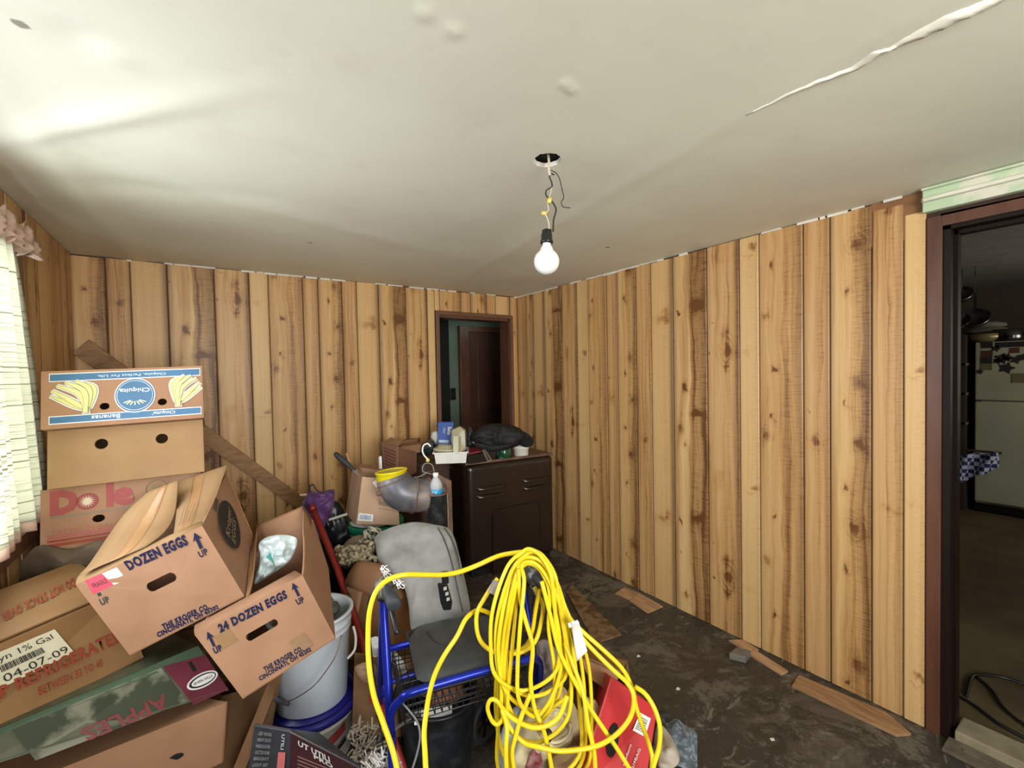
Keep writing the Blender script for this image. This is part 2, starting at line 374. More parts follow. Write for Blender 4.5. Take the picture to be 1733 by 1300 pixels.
def letters(s, f, cu, cv, h, wfit=None, rot=0, bold=.0, off=.0014, shear=0):
    cu_ = bpy.data.curves.new('t', 'FONT'); cu_.body = s; cu_.space_character = 1.0+bold*2.2; cu_.align_x = 'CENTER'; cu_.align_y = 'CENTER'; cu_.offset = bold; cu_.shear = shear
    cu_.resolution_u = 2; ob = bpy.data.objects.new('t', cu_); COL.objects.link(ob)
    dg = bpy.context.evaluated_depsgraph_get(); me = bpy.data.meshes.new_from_object(ob.evaluated_get(dg))
    bpy.data.objects.remove(ob); bpy.data.curves.remove(cu_)
    xs = [v.co.x for v in me.vertices]; ys = [v.co.y for v in me.vertices]
    if not xs: return me
    mx, my = (min(xs)+max(xs))/2, (min(ys)+max(ys))/2; hh = max(ys)-min(ys); ww = max(xs)-min(xs)
    sy = h/hh; sx = (wfit/ww) if wfit else sy*f.H/f.W; c, sn = math.cos(rot), math.sin(rot)
    for v in me.vertices:
        x, y = (v.co.x-mx)*sx, (v.co.y-my)*sy
        if rot: x, y = x*c-y*sn*f.H/f.W, x*sn*f.W/f.H+y*c
        v.co = f.p(cu+x, cv+y, off)
    return me
def carton(name, label, cat, q, back, mats=None, open_top=False, holes=(), th=.005, group=None, body='carton_body', front_mat=None):
    """q: front BL BR TR TL; back: same four at the back. Hollow cardboard shell; returns (thing, front face)"""
    BL, BR, TR, TL = [V(p) for p in q]; bBL, bBR, bTR, bTL = [V(p) for p in back]
    f = Face(BL, BR, TR, TL); loc = sum((BL, BR, bBR, bBL), V())/4
    T = Thing(name, label, cat, loc, group); mb = MB()
    mb.plate([BL, BR, TR, TL], th, [[f.p(u, v) for u, v in h] for h in holes], n=f.n)
    mb.plate([BR, bBR, bTR, TR], th); mb.plate([bBL, BL, TL, bTL], th)
    mb.plate([bBR, bBL, bTL, bTR], th); mb.plate([BL, bBL, bBR, BR], th)
    if not open_top: mb.plate([TL, TR, bTR, bTL], th)
    T.part(body, mb, mats or CARD); return T, f
def arrow_up(f, cu, cv, h, wd):
    return poly(f, [(cu-wd*.18, cv-h/2), (cu+wd*.18, cv-h/2), (cu+wd*.18, cv+h*.1), (cu+wd/2, cv+h*.02), (cu, cv+h/2), (cu-wd/2, cv+h*.02), (cu-wd*.18, cv+h*.1)])
# ================================================================== SETTING
TH = .05
def wall_planks(wall, ax, val, marks, types, vtop, z0s, z1s, voff, inward, th=.011):
    """printed boards of a wall; marks = boundaries along the wall (m)"""
    for i in range(len(marks)-1):
        a, b = marks[i], marks[i+1]; g = .0018
        z0 = z0s(i) if callable(z0s) else z0s; z1 = z1s(i) if callable(z1s) else z1s
        t = types[i]; me = bpy.data.meshes.new('plank'); fl = 1 if b > a else -1
        A, B = a+g*fl, b-g*fl; c = .005*fl
        P = []; depth = th+random.uniform(-.0015, .0015)
        for z in (z0, z1):
            for (s_, d) in ((A, 0), (A, depth-.004), (A+c, depth), (B-c, depth), (B, depth-.004), (B, 0)):
                p = [0, 0, z]; p[ax] = val+inward*d; p[1-ax] = s_; P.append(p)
        F = [(0, 1, 7, 6), (1, 2, 8, 7), (2, 3, 9, 8), (3, 4, 10, 9), (4, 5, 11, 10), (6, 7, 8, 9, 10, 11), (5, 4, 3, 2, 1, 0)]
        me.from_pydata(P, [], F); uvl = me.uv_layers.new(name='UVMap')
        for lp in me.loops:
            co = me.vertices[lp.vertex_index].co; uvl.data[lp.index].uv = ((co[1-ax]-a)/(b-a), (vtop-co[2])+voff(i))
        me.materials.append(WOODS[t]); bm = bmesh.new(); bm.from_mesh(me); bmesh.ops.recalc_face_normals(bm, faces=bm.faces); bm.to_mesh(me); bm.free()
        o = bpy.data.objects.new('plank', me); COL.objects.link(o); o.parent = wall
BACKING = mat('dark_panel_groove', (.045, .022, .012), .8)
GREENP = mat('flaking_pale_green_paint', (.50, .62, .42), .6, (.70, .68, .56), 9, .5, .62, bmp=.2)
# right wall: backing, split round the doorway (y .49 down to -.42)
DY1, DY0 = .512, -.46
mb = MB().box((XR, DY1, 0), (XR+.12, YB+.12, H+.1)); mb.box((XR, YF, 0), (XR+.12, DY0, H+.1)); mb.box((XR, DY0, 2.06), (XR+.12, DY1, H+.1))
wr = struct('wall_right', mb, BACKING)
rm = [YB, 3.27, 3.168, 3.018, 2.787, 2.611, 2.493, 2.298, 2.196, 2.028, 1.906, 1.74, 1.512, 1.32, 1.215, 1.005, .892, .734, .625, .553]
rt = ['M', 'K', 'B', 'S', 'A', 'P', 'W', 'M', 'K', 'N', 'B', 'S', 'A', 'P', 'W', 'M', 'K', 'N', 'P']
def rz1(i): return H-.004-random.uniform(0, .006) if i < 17 else (H-.035 if i == 17 else H-.085)
wall_planks(wr, 0, XR, rm, rt, H, .004, rz1, lambda i: (.0 if i > 9 else -.50) + (.62 if i > 14 else 0), -1)
# plank behind the cut corner, and the plain wall past the doorway
pb = MB().box((XR-.006, .556, 2.02), (XR, .736, H-.002)); struct('panel_offcut', pb, mat('dark_panel_brown', (.26, .12, .045), .6), wr)
mb = MB().box((XR-.012, YF, 0), (XR, DY0-.1, H)); struct('plaster_face', mb, GREENP, wr)
# back wall with doorway x 1.60..2.335 z..2.0
BX0, BX1, BZ = 1.602, 2.33, 1.995
mb = MB().box((XL-.12, YB, 0), (BX0, YB+.12, H+.1)); mb.box((BX1, YB, 0), (XR+.12, YB+.12, H+.1)); mb.box((BX0, YB, BZ), (BX1, YB+.12, H+.1))
wb = struct('wall_back', mb, BACKING)
bmk = [XL, -.446, -.338, -.167, .069, .26, .371, .583, .683, .846, .952, 1.116, 1.333, 1.515, 1.58]
wall_planks(wb, 1, YB, bmk, list('KNBSAPWMKNBSAP'), H, .004, lambda i: H-.003-random.uniform(0, .007), lambda i: (.41 if i < 8 else .06), -1)
wall_planks(wb, 1, YB, [1.58, 1.625, 1.822, 1.92, 2.081, 2.174, 2.33, XR-.012], list('PWMKNBM'), H, lambda i: .004 if i == 6 else 2.03, lambda i: H-.004-random.uniform(0, .006), lambda i: .06, -1)
# left wall with window opening
WY0, WY1, WZ0, WZ1 = .85, 2.50, .95, 2.0
mb = MB().box((XL-.12, YF, 0), (XL, WY0, H+.1)); mb.box((XL-.12, WY1, 0), (XL, YB+.12, H+.1)); mb.box((XL-.12, WY0, 0), (XL, WY1, WZ0)); mb.box((XL-.12, WY0, WZ1), (XL, WY1, H+.1))
wl = struct('wall_left', mb, BACKING)
lm = [WY1+.06, 2.66, 2.80, 2.95, 3.06, 3.19, 3.30, YB-.012]
wall_planks(wl, 0, XL, lm, list('SAPWMKN'), H, .004, H-.005, lambda i: .3, 1)
wall_planks(wl, 0, XL, [.79, .98, 1.15, 1.3, 1.47, 1.62, 1.78, 1.95, 2.12, 2.28, 2.42, 2.56], list('SAPWMKNBSAP'), H, WZ1+.06, H-.005, lambda i: .3, 1)
wall_planks(wl, 0, XL, [.2, .36, .52, .66, .79], list('WMKN'), H, .004, H-.005, lambda i: .3, 1)
wall_planks(wl, 0, XL, [.79, .98, 1.15, 1.3, 1.47, 1.62, 1.78, 1.95, 2.12, 2.28, 2.42, 2.56], list('SAPWMKNBSAP'), H, .004, WZ0-.06, lambda i: .3, 1)
# front wall (behind the camera) with a window
mb = MB().box((XL-.12, YF-.12, 0), (-.45, YF, H+.1)); mb.box((.95, YF-.12, 0), (XR+.12, YF, H+.1)); mb.box((-.45, YF-.12, 0), (.95, YF, .9)); mb.box((-.45, YF-.12, 2.1), (.95, YF, H+.1))
struct('wall_front', mb, GREENP)
# windows
FRM = mat('cream_window_paint', (.62, .58, .48), .5)
def window(name, lo, hi, ax):
    a0, z0 = lo; a1, z1 = hi; c = (XL-.06) if ax == 0 else (YF-.06)
    def bx(m, s0, s1, zz0, zz1, d0, d1):
        if ax == 0: m.box((c+d0, s0, zz0), (c+d1, s1, zz1))
        else: m.box((s0, c+d0, zz0), (s1, c+d1, zz1))
    m = MB(); w_ = .045; mid = (z0+z1)/2
    bx(m, a0, a0+w_, z0, z1, -.03, .05); bx(m, a1-w_, a1, z0, z1, -.03, .05); bx(m, a0, a1, z0, z0+w_, -.03, .05); bx(m, a0, a1, z1-w_, z1, -.03, .05); bx(m, a0, a1, mid-.02, mid+.02, -.02, .02)
    r = struct(name, m, FRM)
    g = MB(); bx(g, a0+w_, a1-w_, z0+w_, mid-.02, -.002, .002); bx(g, a0+w_, a1-w_, mid+.02, z1-w_, -.002, .002)
    gm, t, b = nt('window_glass_'+name); b.inputs['Base Color'].default_value = (1, 1, 1, 1)
    tr = N(t, 'ShaderNodeBsdfTransparent'); gl = N(t, 'ShaderNodeBsdfGlossy'); gl.inputs['Roughness'].default_value = .02; mx = N(t, 'ShaderNodeMixShader'); mx.inputs[0].default_value = .06
    t.links.new(tr.outputs[0], mx.inputs[1]); t.links.new(gl.outputs[0], mx.inputs[2]); t.links.new(mx.outputs[0], t.nodes['Material Output'].inputs[0])
    struct('pane', g, gm, r)
window('window_1', (WY0, WZ0), (WY1, WZ1), 0); window('window_2', (-.45, .9), (.95, 2.1), 1)
CASB = mat('dark_brown_varnished_casing', (.10, .042, .022), .35, (.15, .065, .04), 7, stretch=(4, 4, .6))
mb = MB().box((XL, WY1, WZ0-.06), (XL+.02, WY1+.06, WZ1+.06)).box((XL, WY0-.06, WZ0-.06), (XL+.02, WY0, WZ1+.06)).box((XL, WY0, WZ1), (XL+.02, WY1, WZ1+.06)).box((XL-.02, WY0-.06, WZ0-.06), (XL+.04, WY1+.06, WZ0))
struct('trim_1', mb, CASB)
# floor
mb = MB().box((XL-.12, YF-.12, -.06), (XR+.12, YB+.12, 0)); struct('floor', mb, M_FLOOR)
# ceiling with sags, dents and a ragged hole
HC = V((.962, 1.172))
DENTS = []
for (px, py, r, dep) in ((958, 142, .018, .006), (968, 152, .015, .007), (718, 18, .022, .005), (770, 48, .020, .005), (140, 75, .07, -.006), (190, 95, .05, .006)):
    c = onp(px, py, 2, H); DENTS.append(((c.x, c.y), r, dep))
def cz(x, y):
    z = 0
    for (px, py, rx, ry, a, dep) in CR:
        dx, dy = x-px, y-py; u = dx*math.cos(a)+dy*math.sin(a); v = -dx*math.sin(a)+dy*math.cos(a)
        z -= dep*math.exp(-(u/rx)**2-(v/ry)**2)
    for (c, r, dep) in DENTS:
        d2 = ((x-c[0])**2+(y-c[1])**2)/(r*r); z -= dep*math.exp(-d2)*(1-.8*d2)
    k = max(0, min(1, (x-XL)*4, (XR-x)*4, (YB-y)*4))
    z -= .012*(noise.noise(V((x*.8, y*.8, 3)))+.4*noise.noise(V((x*2, y*2, 8))))*k
    return H+z
CR = []
for (p0, p1, wdt, dep) in (((0, 235), (300, 175), .045, .016), ((20, 175), (230, 440), .05, .014), ((0, 300), (420, 330), .08, -.006), ((700, 520), (1270, 190), .05, .004), ((240, 300), (760, 430), .09, .006)):
    a, b = onp(*p0, 2, H), onp(*p1, 2, H); d = b-a; an = math.atan2(d.y, d.x); CR.append(((a.x+b.x)/2, (a.y+b.y)/2, d.length*.6, wdt, an, dep))
nx, ny = 220, 370; x0, x1, y0, y1 = XL-.02, XR+.02, YF-.02, YB+.02
gx = [x0+(x1-x0)*i/nx for i in range(nx+1)]; gy = [y0+(y1-y0)*j/ny for j in range(ny+1)]
hx = [i for i, x in enumerate(gx) if abs(x-HC.x) < .10]; hy = [j for j, y in enumerate(gy) if abs(y-HC.y) < .10]
i0, i1, j0, j1 = hx[0], hx[-1], hy[0], hy[-1]
mb = MB(); mb.v = [(x, y, cz(x, y)) for y in gy for x in gx]; W1 = nx+1
mb.f = [(j*W1+i, (j+1)*W1+i, (j+1)*W1+i+1, j*W1+i+1) for j in range(ny) for i in range(nx) if not (i0 <= i < i1 and j0 <= j < j1)]
loop = [(i, j0) for i in range(i0, i1)]+[(i1, j) for j in range(j0, j1)]+[(i, j1) for i in range(i1, i0, -1)]+[(i0, j) for j in range(j1, j0, -1)]
outer = [V(mb.v[j*W1+i]) for i, j in loop]; hz = cz(HC.x, HC.y)
ring = []
for k in range(26):
    a = 2*math.pi*k/26; r = 1+.13*noise.noise(V((math.cos(a)*2.2, math.sin(a)*2.2, 4)))+random.uniform(-.05, .05)
    d = V((RT.x, RT.y, 0)).normalized()*math.cos(a)*.046+V((FW.x, FW.y, 0)).normalized()*math.sin(a)*.050; ring.append(V((HC.x, HC.y, hz))+d*r)
b = len(mb.v); allp = outer+ring; mb.v += [tuple(p) for p in allp]
for t_ in tessellate_polygon([outer, ring]):
    a, c, d = t_; nn = (allp[c]-allp[a]).cross(allp[d]-allp[a]); mb.f.append((b+a, b+c, b+d) if nn.z < 0 else (b+a, b+d, b+c))
ceil = struct('ceiling', mb, M_CEIL, smooth=True)
# broken plaster edge of the hole (thickness) and the dark space above
e = MB(); K = len(ring); up = V((0, 0, .014))
e.v = [tuple(p) for p in ring]+[tuple(p+up+(V((HC.x, HC.y, p.z))-p)*.04) for p in ring]
e.f = [(k, (k+1) % K, K+(k+1) % K, K+k) for k in range(K)]
struct('hole_edge', e, mat('crumbled_plaster', (.66, .62, .54), .8, bmp=.4), ceil)
v = MB(); v.box((HC.x-.14, HC.y-.14, H+.028), (HC.x+.14, HC.y+.14, H+.26)); me = v.mesh('void'); me.flip_normals()
o = struct('ceiling_cavity', me, mat('dark_lath', (.02, .017, .014), .9), ceil)
o_ = MB().box((XL-.12, YF-.12, H+.27), (XR+.12, YB+.12, H+.3)); struct('upper_deck', o_, mat('dark_lath', (.02, .02, .02)), ceil)
# torn paper lip across the ceiling
tear = [(1262, 193, .004), (1330, 158, .012), (1385, 134, .016), (1440, 113, .022), (1475, 88, .020), (1505, 80, .012), (1550, 52, .034), (1600, 25, .040), (1665, 1, .03), (1735, -30, .02)]
g0, g1, g2 = [], [], []
for (p0, q0, w0), (p1, q1, w1_) in zip(tear[:-1], tear[1:]):
    for k in range(5):
        t_ = k/5; px, py, ww = p0+(p1-p0)*t_, q0+(q1-q0)*t_+random.uniform(-.8, .8), w0+(w1_-w0)*t_
        P = onp(px, py, 2, H); P.z = cz(P.x, P.y)-.001; dv = V((-.80, .60, 0)); jit = random.uniform(.85, 1.1)
        g0.append(P); g1.append(P-V((-.8, .6, 0))*ww*.4+V((0, 0, -ww*.12*jit))); g2.append(P-V((-.8, .6, 0))*ww*.75*jit+V((0, 0, -ww*.30*jit)))
struct('torn_paper_lip', MB().sheet([g0, g1, g2], .0015, (0, 0, 1)), mat('cream_torn_paper', (.86, .83, .72), .5), ceil, True)
# ragged white strips along the ceiling line
RAG = mat('ragged_white_caulk', (.80, .76, .68), .7)
def ragged(ax, val, s0, s1, inward):
    m = MB(); s_ = s0; sg = 1 if s1 > s0 else -1
    while (s1-s_)*sg > .02:
        L = random.uniform(.02, .13); hgt = random.uniform(.003, .011)
        if random.random() < .8:
            p = [0, 0, H-.004-hgt]; q = [0, 0, H-.001]; a = val+inward*.010; b2 = val+inward*.017
            p[ax], q[ax] = min(a, b2), max(a, b2); p[1-ax], q[1-ax] = min(s_, s_+L*sg), max(s_, s_+L*sg); m.box(p, q)
        s_ += sg*(L+random.uniform(0, .02))
    return m
struct('ceiling_caulk', ragged(1, YB, -.35, XR, -1), RAG, wb); struct('ceiling_caulk', ragged(0, XR, YB, .6, -1), RAG, wr)
# doorway casing on the right wall, green lintel
def casing(m, ax, val, s0, s1, top, wd, th, inward, z0=0):
    a, b2 = sorted((val, val+inward*th))
    def bx(u0, u1, zz0, zz1, aa=a, bb=b2):
        lo = [0, 0, zz0]; hi = [0, 0, zz1]; lo[ax], hi[ax] = aa, bb; lo[1-ax], hi[1-ax] = min(u0, u1), max(u0, u1); m.box(lo, hi)
    bx(s0, s0-wd*(1 if s1 > s0 else -1), z0, top+wd); bx(s1, s1+wd*(1 if s1 > s0 else -1), z0, top+wd); bx(s0, s1, top, top+wd)
# door_1 : right opening
MAH = mat('reddish_brown_casing_paint', (.13, .052, .028), .4, (.065, .022, .012), 4, stretch=(3, 3, .5))
m = MB(); casing(m, 0, XR, DY1-.004, DY0, 2.045, .044, .014, -1); d1 = struct('door_1', rounded(m.mesh('c'), .004), MAH)
m = MB().box((XR-.004, DY1-.03, 0), (XR+.15, DY1-.002, 2.06)).box((XR-.004, DY0+.002, 0), (XR+.15, DY0+.03, 2.06)).box((XR-.004, DY0, 2.03), (XR+.15, DY1, 2.06))
m.box((XR+.05, DY1-.040, 0), (XR+.09, DY1-.03, 2.03)).box((XR+.05, DY0, 2.015), (XR+.09, DY1, 2.03))
struct('door_jamb', m, mat('near_black_brown_varnish', (.012, .006, .004), .5, spec=.2), d1)
m = MB().box((XR-.035, DY0-.06, 2.108), (XR, .56, H)).box((XR-.05, DY0-.06, 2.145), (XR-.035, .56, 2.162)).box((XR-.055, DY0-.06, 2.19), (XR-.035, .56, H-.004))
struct('trim_2', rounded(m.mesh('c'), .004), GREENP)
m = MB().box((XR-.056, DY0-.06, 2.146), (XR-.0505, .553, 2.158)); struct('trim_3', m, mat('cream_flaked_edge', (.80, .78, .66), .6, bmp=.3))
# threshold
TRS = mat('dusty_threshold_board', (.36, .31, .21), .75, (.22, .18, .11), 9, bmp=.3)
m = MB(); q = [onp(1610, 1206, 2, .05), onp(1733, 1283, 2, .05)]
m.box((XR+.0, DY0-.04, .001), (XR+.125, DY1-.045, .045)); d3 = struct('trim_4', rounded(m.mesh('t'), .006), TRS)
m = MB().box((XR-.10, DY0-.04, .001), (XR-.004, DY1-.03, .012)).box((XR-.055, DY0-.02, .013), (XR-.045, DY1-.08, .018)); struct('trim_5', m, mat('greyed_splintered_strip', (.17, .14, .095), .8, (.09, .07, .05), 16, bmp=.5))
# door_2 : back doorway
m = MB(); casing(m, 1, YB-.012, BX0+.01, BX1-.01, BZ, .030, .012, -1); d2 = struct('door_2', rounded(m.mesh('c'), .003), mat('thin_red_brown_casing', (.16, .075, .042), .4))
m = MB().box((BX0-.002, YB-.004, 0), (BX0+.02, YB+.14, BZ)).box((BX1-.02, YB-.004, 0), (BX1+.002, YB+.14, BZ)).box((BX0, YB-.004, BZ-.02), (BX1, YB+.14, BZ+.002)); struct('door_jamb', m, CASB, d2)
# hall beyond
GRH = mat('hall_sage_green_paint', (.15, .20, .14), .6, (.12, .17, .13), 2)
m = MB().box((1.0, 4.42, 0), (3.4, 4.5, 2.3)).box((3.4, YB+.12, 0), (3.5, 4.5, 2.3)).box((1.0, YB+.12, 0), (1.1, 4.42, 2.3)).box((2.56, YB+.12, 0), (3.4, YB+.16, 2.3)); struct('wall_hall', m, GRH)
struct('floor_hall', MB().box((1.0, YB+.12, -.06), (3.5, 4.5, 0)), mat('hall_dark_boards', (.05, .03, .02), .5))
struct('ceiling_hall', MB().box((1.0, YB+.12, 2.22), (3.5, 4.5, 2.3)), mat('hall_ceiling', (.30, .34, .27), .7))
DKD = mat('hall_dark_red_brown_door', (.075, .026, .013), .5, (.05, .018, .010), 5, stretch=(6, 6, .6))
m = MB().box((1.9, 4.39, 0), (2.19, 4.42, 2.15)); struct('trim_6', m, mat('hall_black_strip', (.008, .009, .009), .9))  # black strip over the left part of the hall's far wall
d4 = struct('door_3', rounded(MB().box((2.31, 4.36, .01), (2.42, 4.42, 2.03)).box((2.42, 4.37, 1.97), (3.2, 4.42, 2.03)).mesh('c'), .004), CASB)
m = MB().box((2.42, 4.385, .01), (3.18, 4.415, 1.97)); lf = struct('door_leaf', m, DKD, d4)
m = MB(); 
for (a, b2, c, d) in ((2.53, 3.07, 1.10, 1.85), (2.53, 3.07, .2, .95)):
    m.box((a, 4.372, c), (b2, 4.386, d))
struct('door_panel', rounded(m.mesh('p'), .008), DKD, lf)
m = MB().box((2.20, 4.40, 1.22), (2.265, 4.42, 1.35)); sw = Thing('light_switch', 'small black light switch plate on the green hall wall through the back doorway', 'light switch', (2.232, 4.41, 1.22)); sw.part('plate', rounded(m.mesh('p'), .003), BLACKP); sw.part('toggle', MB().box((2.225, 4.388, 1.27), (2.239, 4.401, 1.30)), BLACKP)
# kitchen beyond the right doorway
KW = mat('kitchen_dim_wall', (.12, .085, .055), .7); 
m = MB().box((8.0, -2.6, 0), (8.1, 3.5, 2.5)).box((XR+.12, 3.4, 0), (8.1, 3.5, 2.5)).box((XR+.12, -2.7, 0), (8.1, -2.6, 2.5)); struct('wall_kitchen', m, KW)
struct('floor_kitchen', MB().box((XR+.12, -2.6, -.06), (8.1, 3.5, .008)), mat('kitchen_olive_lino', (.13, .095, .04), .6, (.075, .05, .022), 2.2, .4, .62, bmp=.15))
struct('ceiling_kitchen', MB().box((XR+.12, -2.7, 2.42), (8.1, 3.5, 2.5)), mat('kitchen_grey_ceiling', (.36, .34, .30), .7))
# ================================================================== CURTAIN
def curtain_mat():
    m, t, b = nt('thin_cream_curtain'); tc = N(t, 'ShaderNodeTexCoord'); sp = N(t, 'ShaderNodeSeparateXYZ'); t.links.new(tc.outputs['Object'], sp.inputs[0])
    st = noi(t, 1, 2, objco(t, (.8, .8, 120)), .5); line = rng(t, st, .54, .64)
    c = mixc(t, line, (.88, .88, .76), (.40, .40, .30)); t.links.new(c, b.inputs['Base Color']); b.inputs['Roughness'].default_value = .9
    tl = N(t, 'ShaderNodeBsdfTranslucent'); t.links.new(c, tl.inputs[0]); mx = N(t, 'ShaderNodeMixShader'); mx.inputs[0].default_value = .55
    t.links.new(b.outputs[0], mx.inputs[1]); t.links.new(tl.outputs[0], mx.inputs[2]); t.links.new(mx.outputs[0], t.nodes['Material Output'].inputs[0]); return m
PINK = mat('peach_hem_cloth', (.74, .52, .42), .85, bmp=.2)
T = Thing('curtain', 'sheer cream window curtain with fine horizontal threads and peach hem, hanging on the left wall', 'curtain', (-.53, 2.3, 1.0))
g = []
for i in range(40):
    t_ = i/39; z = 1.99-(1.99-1.0)*t_; ye = 2.395+.235*t_+.02*math.sin(t_*3); ys = 1.98+.05*t_; row = []
    for j in range(60):
        s_ = j/59; y = ys+(ye-ys)*s_
        row.append(V((-.555+.022*math.sin(s_*38+math.sin(t_*3)*.8)*(.5+.5*t_)+.012*math.sin(s_*11+1), y, z-.02*(1-s_)*t_+.006*math.sin(s_*30)*t_)))
    g.append(row)
T.part('curtain_panel', MB().sheet(g, .0012, (-1, 0, 0)), curtain_mat(), True)
hem = [[p+V((.001, 0, -.035*k)) for p in g[-1]] for k in (0, .5, 1)]
T.part('hem', MB().sheet(hem, .002, (-1, 0, 0)), PINK, True)
rf = []
for k in range(7):
    rf.append([V((-.535+.03*math.sin(j*.9+k)*(.3+k*.12), 1.98+(2.52-1.98)*j/40, 2.085-.017*k+.012*math.sin(j*1.3))) for j in range(41)])
T.part('ruffle', MB().sheet(rf, .002, (-1, 0, 0)), PINK, True)
T.part('curtain_rod', MB().tube([(-.56, .7, 2.07), (-.56, 2.58, 2.07)], .007), mat('white_rod', (.7, .7, .66), .4))
T.part('bracket', MB().box((XL+.01, 2.555, 2.05), (-.55, 2.575, 2.09)), mat('white_rod', (.7, .7, .66), .4))
# ================================================================== HANGING BULB
hd = .0
def hb(px, py, d=None): return at(px, py, 1.492)
hx0 = at(928, 278, 1.50); 
T = Thing('hanging_bulb', 'bare white globe light bulb hanging by loose wires from the ragged ceiling hole', 'light bulb', hb(925, 468))
c = hb(925, 443); r = .0425
prof = [(r*math.sin(math.pi*k/16), -r*math.cos(math.pi*k/16)) for k in range(0, 14)]+[(.021, .043), (.015, .052), (.0135, .062)]
OPAL = mat('opal_white_glass', (.86, .87, .84), .18, (.84, .85, .82), 3, spec=.6)
T.part('glass_globe', MB().lathe(prof, c, (.03, 0, 1)), OPAL, True)
T.part('screw_cap', MB().lathe([(.0132, .055), (.014, .058), (.0132, .062), (.014, .066), (.013, .07)], c, (.03, 0, 1)), mat('zinc', (.4, .4, .4), .3, metal=1), True)
so = T.part('socket', MB().lathe([(.0, .060), (.0205, .060), (.0215, .066), (.019, .072), (.0185, .088), (.017, .092), (.016, .104), (.008, .108), (0, .108)], c, (.03, 0, 1)), BLACKP, True)
BW = mat('black_wire', (.015, .014, .013), .5); WW = mat('cream_wire', (.62, .54, .42), .5); NUTY = mat('yellow_wire_nut', (.62, .52, .12), .4)
up_ = lambda px, py, dz=0: at(px, py, 1.492)+FW*dz
T.part('black_wire', MB().tube(spline([up_(936, 392), up_(937, 372), (up_(941, 356)), up_(938, 347), up_(933, 340)]), .0028), BW, True)
T.part('black_wire', MB().tube(spline([up_(930, 338), up_(924, 330), up_(925, 322), up_(934, 316), up_(933, 307), up_(930, 300), up_(932, 294), up_(938, 296, .0)]), .0024), BW, True)
T.part('cream_wire', MB().tube(spline([up_(929, 391), up_(929, 380), up_(926, 369), up_(922, 362)]), .0018), WW, True)
T.part('cream_wire', MB().tube(spline([up_(922, 360), up_(928, 356), up_(927, 344), up_(931, 330), up_(934, 316)]), .0016), WW, True)
T.part('wire_nut', MB().lathe([(.002, -.012), (.007, -.010), (.0085, 0), (.006, .010), (0, .011)], up_(930, 339), (.3, 0, 1)), NUTY, True)
T.part('wire_nut', MB().lathe([(.002, -.010), (.006, -.008), (.0075, 0), (.005, .008), (0, .009)], up_(921, 361), RT), NUTY, True)
T.part('supply_cable', MB().tube(spline([hx0+V((0, 0, .16)), hx0+V((0, 0, .05)), up_(929, 275), up_(929, 288), up_(931, 297)]), .0042), WW, True)
T.part('loose_wire', MB().tube(spline([up_(932, 288), up_(941, 293), up_(947, 303), up_(951, 320), up_(954, 334), up_(950, 342), up_(953, 350), up_(965, 352)]), .0016), BW, True)
# ================================================================== WALL ITEMS
WDB = mat('worn_brown_board', (.36, .20, .085), .6, (.20, .10, .035), 9, stretch=(1.2, 5, 5), bmp=.1)
P = [onp(px, py, 1, 3.380) for px, py in ((122, 598), (510, 866), (524, 850), (150, 574))]
m = MB().plate(P, .022, n=(0, -1, 0)); T = Thing('diagonal_board', 'brown wooden board fixed diagonally across the back wall panelling behind the cartons', 'board', (P[1].x, 3.39, P[1].z))
T.part('board', rounded(m.mesh('b'), .003), WDB)
for t_ in (.1, .9): T.part('batten', MB().box(tuple((P[0]*(1-t_)+P[1]*t_)+V((-.02, .012, .03))), tuple((P[0]*(1-t_)+P[1]*t_)+V((.05, .0225, .08)))), WDB)
# cut panelling strips on the floor
def floor_strip(pts, label, m_, th=.008, name='panelling_offcut', cat='board', z=.0, group=None):
    q = [onp(px, py, 2, z+th) for px, py in pts]
    return single(name, rounded(MB().plate(q, th-.0005, n=(0, 0, 1)).mesh(name), .001, 1), m_, label, cat, group)
OFFC = mat('panelling_offcut_print', (.55, .35, .19), .45, (.32, .165, .08), 7, .35, .75, stretch=(6, .8, 1)); OFFD = mat('panelling_offcut_print_b', (.42, .25, .13), .45, (.22, .11, .05), 9, .35, .7, stretch=(7, .8, 1))
floor_strip([(1041, 1004), (1066, 1014), (1079, 1003), (1056, 994)], 'short pale end of printed panelling strip on the floor, farthest along the right wall', OFFC, .010)
floor_strip([(1065, 1016), (1096, 1037), (1122, 1026), (1081, 1003)], 'small striped panelling strip on the floor beside the rusty sheet', OFFC, .008)
floor_strip([(1233, 1083), (1262, 1101), (1284, 1099), (1257, 1082)], 'pale square scrap of panelling touching the small grey block', OFFC, .009)
floor_strip([(1263, 1104), (1322, 1141), (1334, 1135), (1279, 1100)], 'narrow panelling strip on the floor just beyond the small grey block', OFFC, .010)
floor_strip([(1340, 1160), (1517, 1243), (1542, 1241), (1500, 1205), (1352, 1142)], 'longest brown panelling strip on the floor near the doorway', OFFD, .012)
q = [onp(px, py, 2, .012) for px, py in ((958, 1000), (1006, 1088), (1051, 1073), (967, 988), )]
RS = mat('rust_speckled_tan_sheet', (.22, .14, .065), .6, (.10, .05, .02), 20, .45, .6, bmp=.2)
single('speckled_sheet', MB().plate(q, .010, n=(0, 0, 1)), RS, 'tan rust speckled flat sheet on the floor behind the yellow cord', 'sheet')
q = [onp(px, py, 2, .035) for px, py in ((1234, 1105), (1262, 1112), (1271, 1101), (1247, 1095))]
single('small_block', rounded(MB().plate(q, .034, n=(0, 0, 1)).mesh('b'), .003), mat('grey_block_top', (.17, .16, .14), .5, bmp=.1), 'small dark grey block lying by the panelling offcuts', 'block')
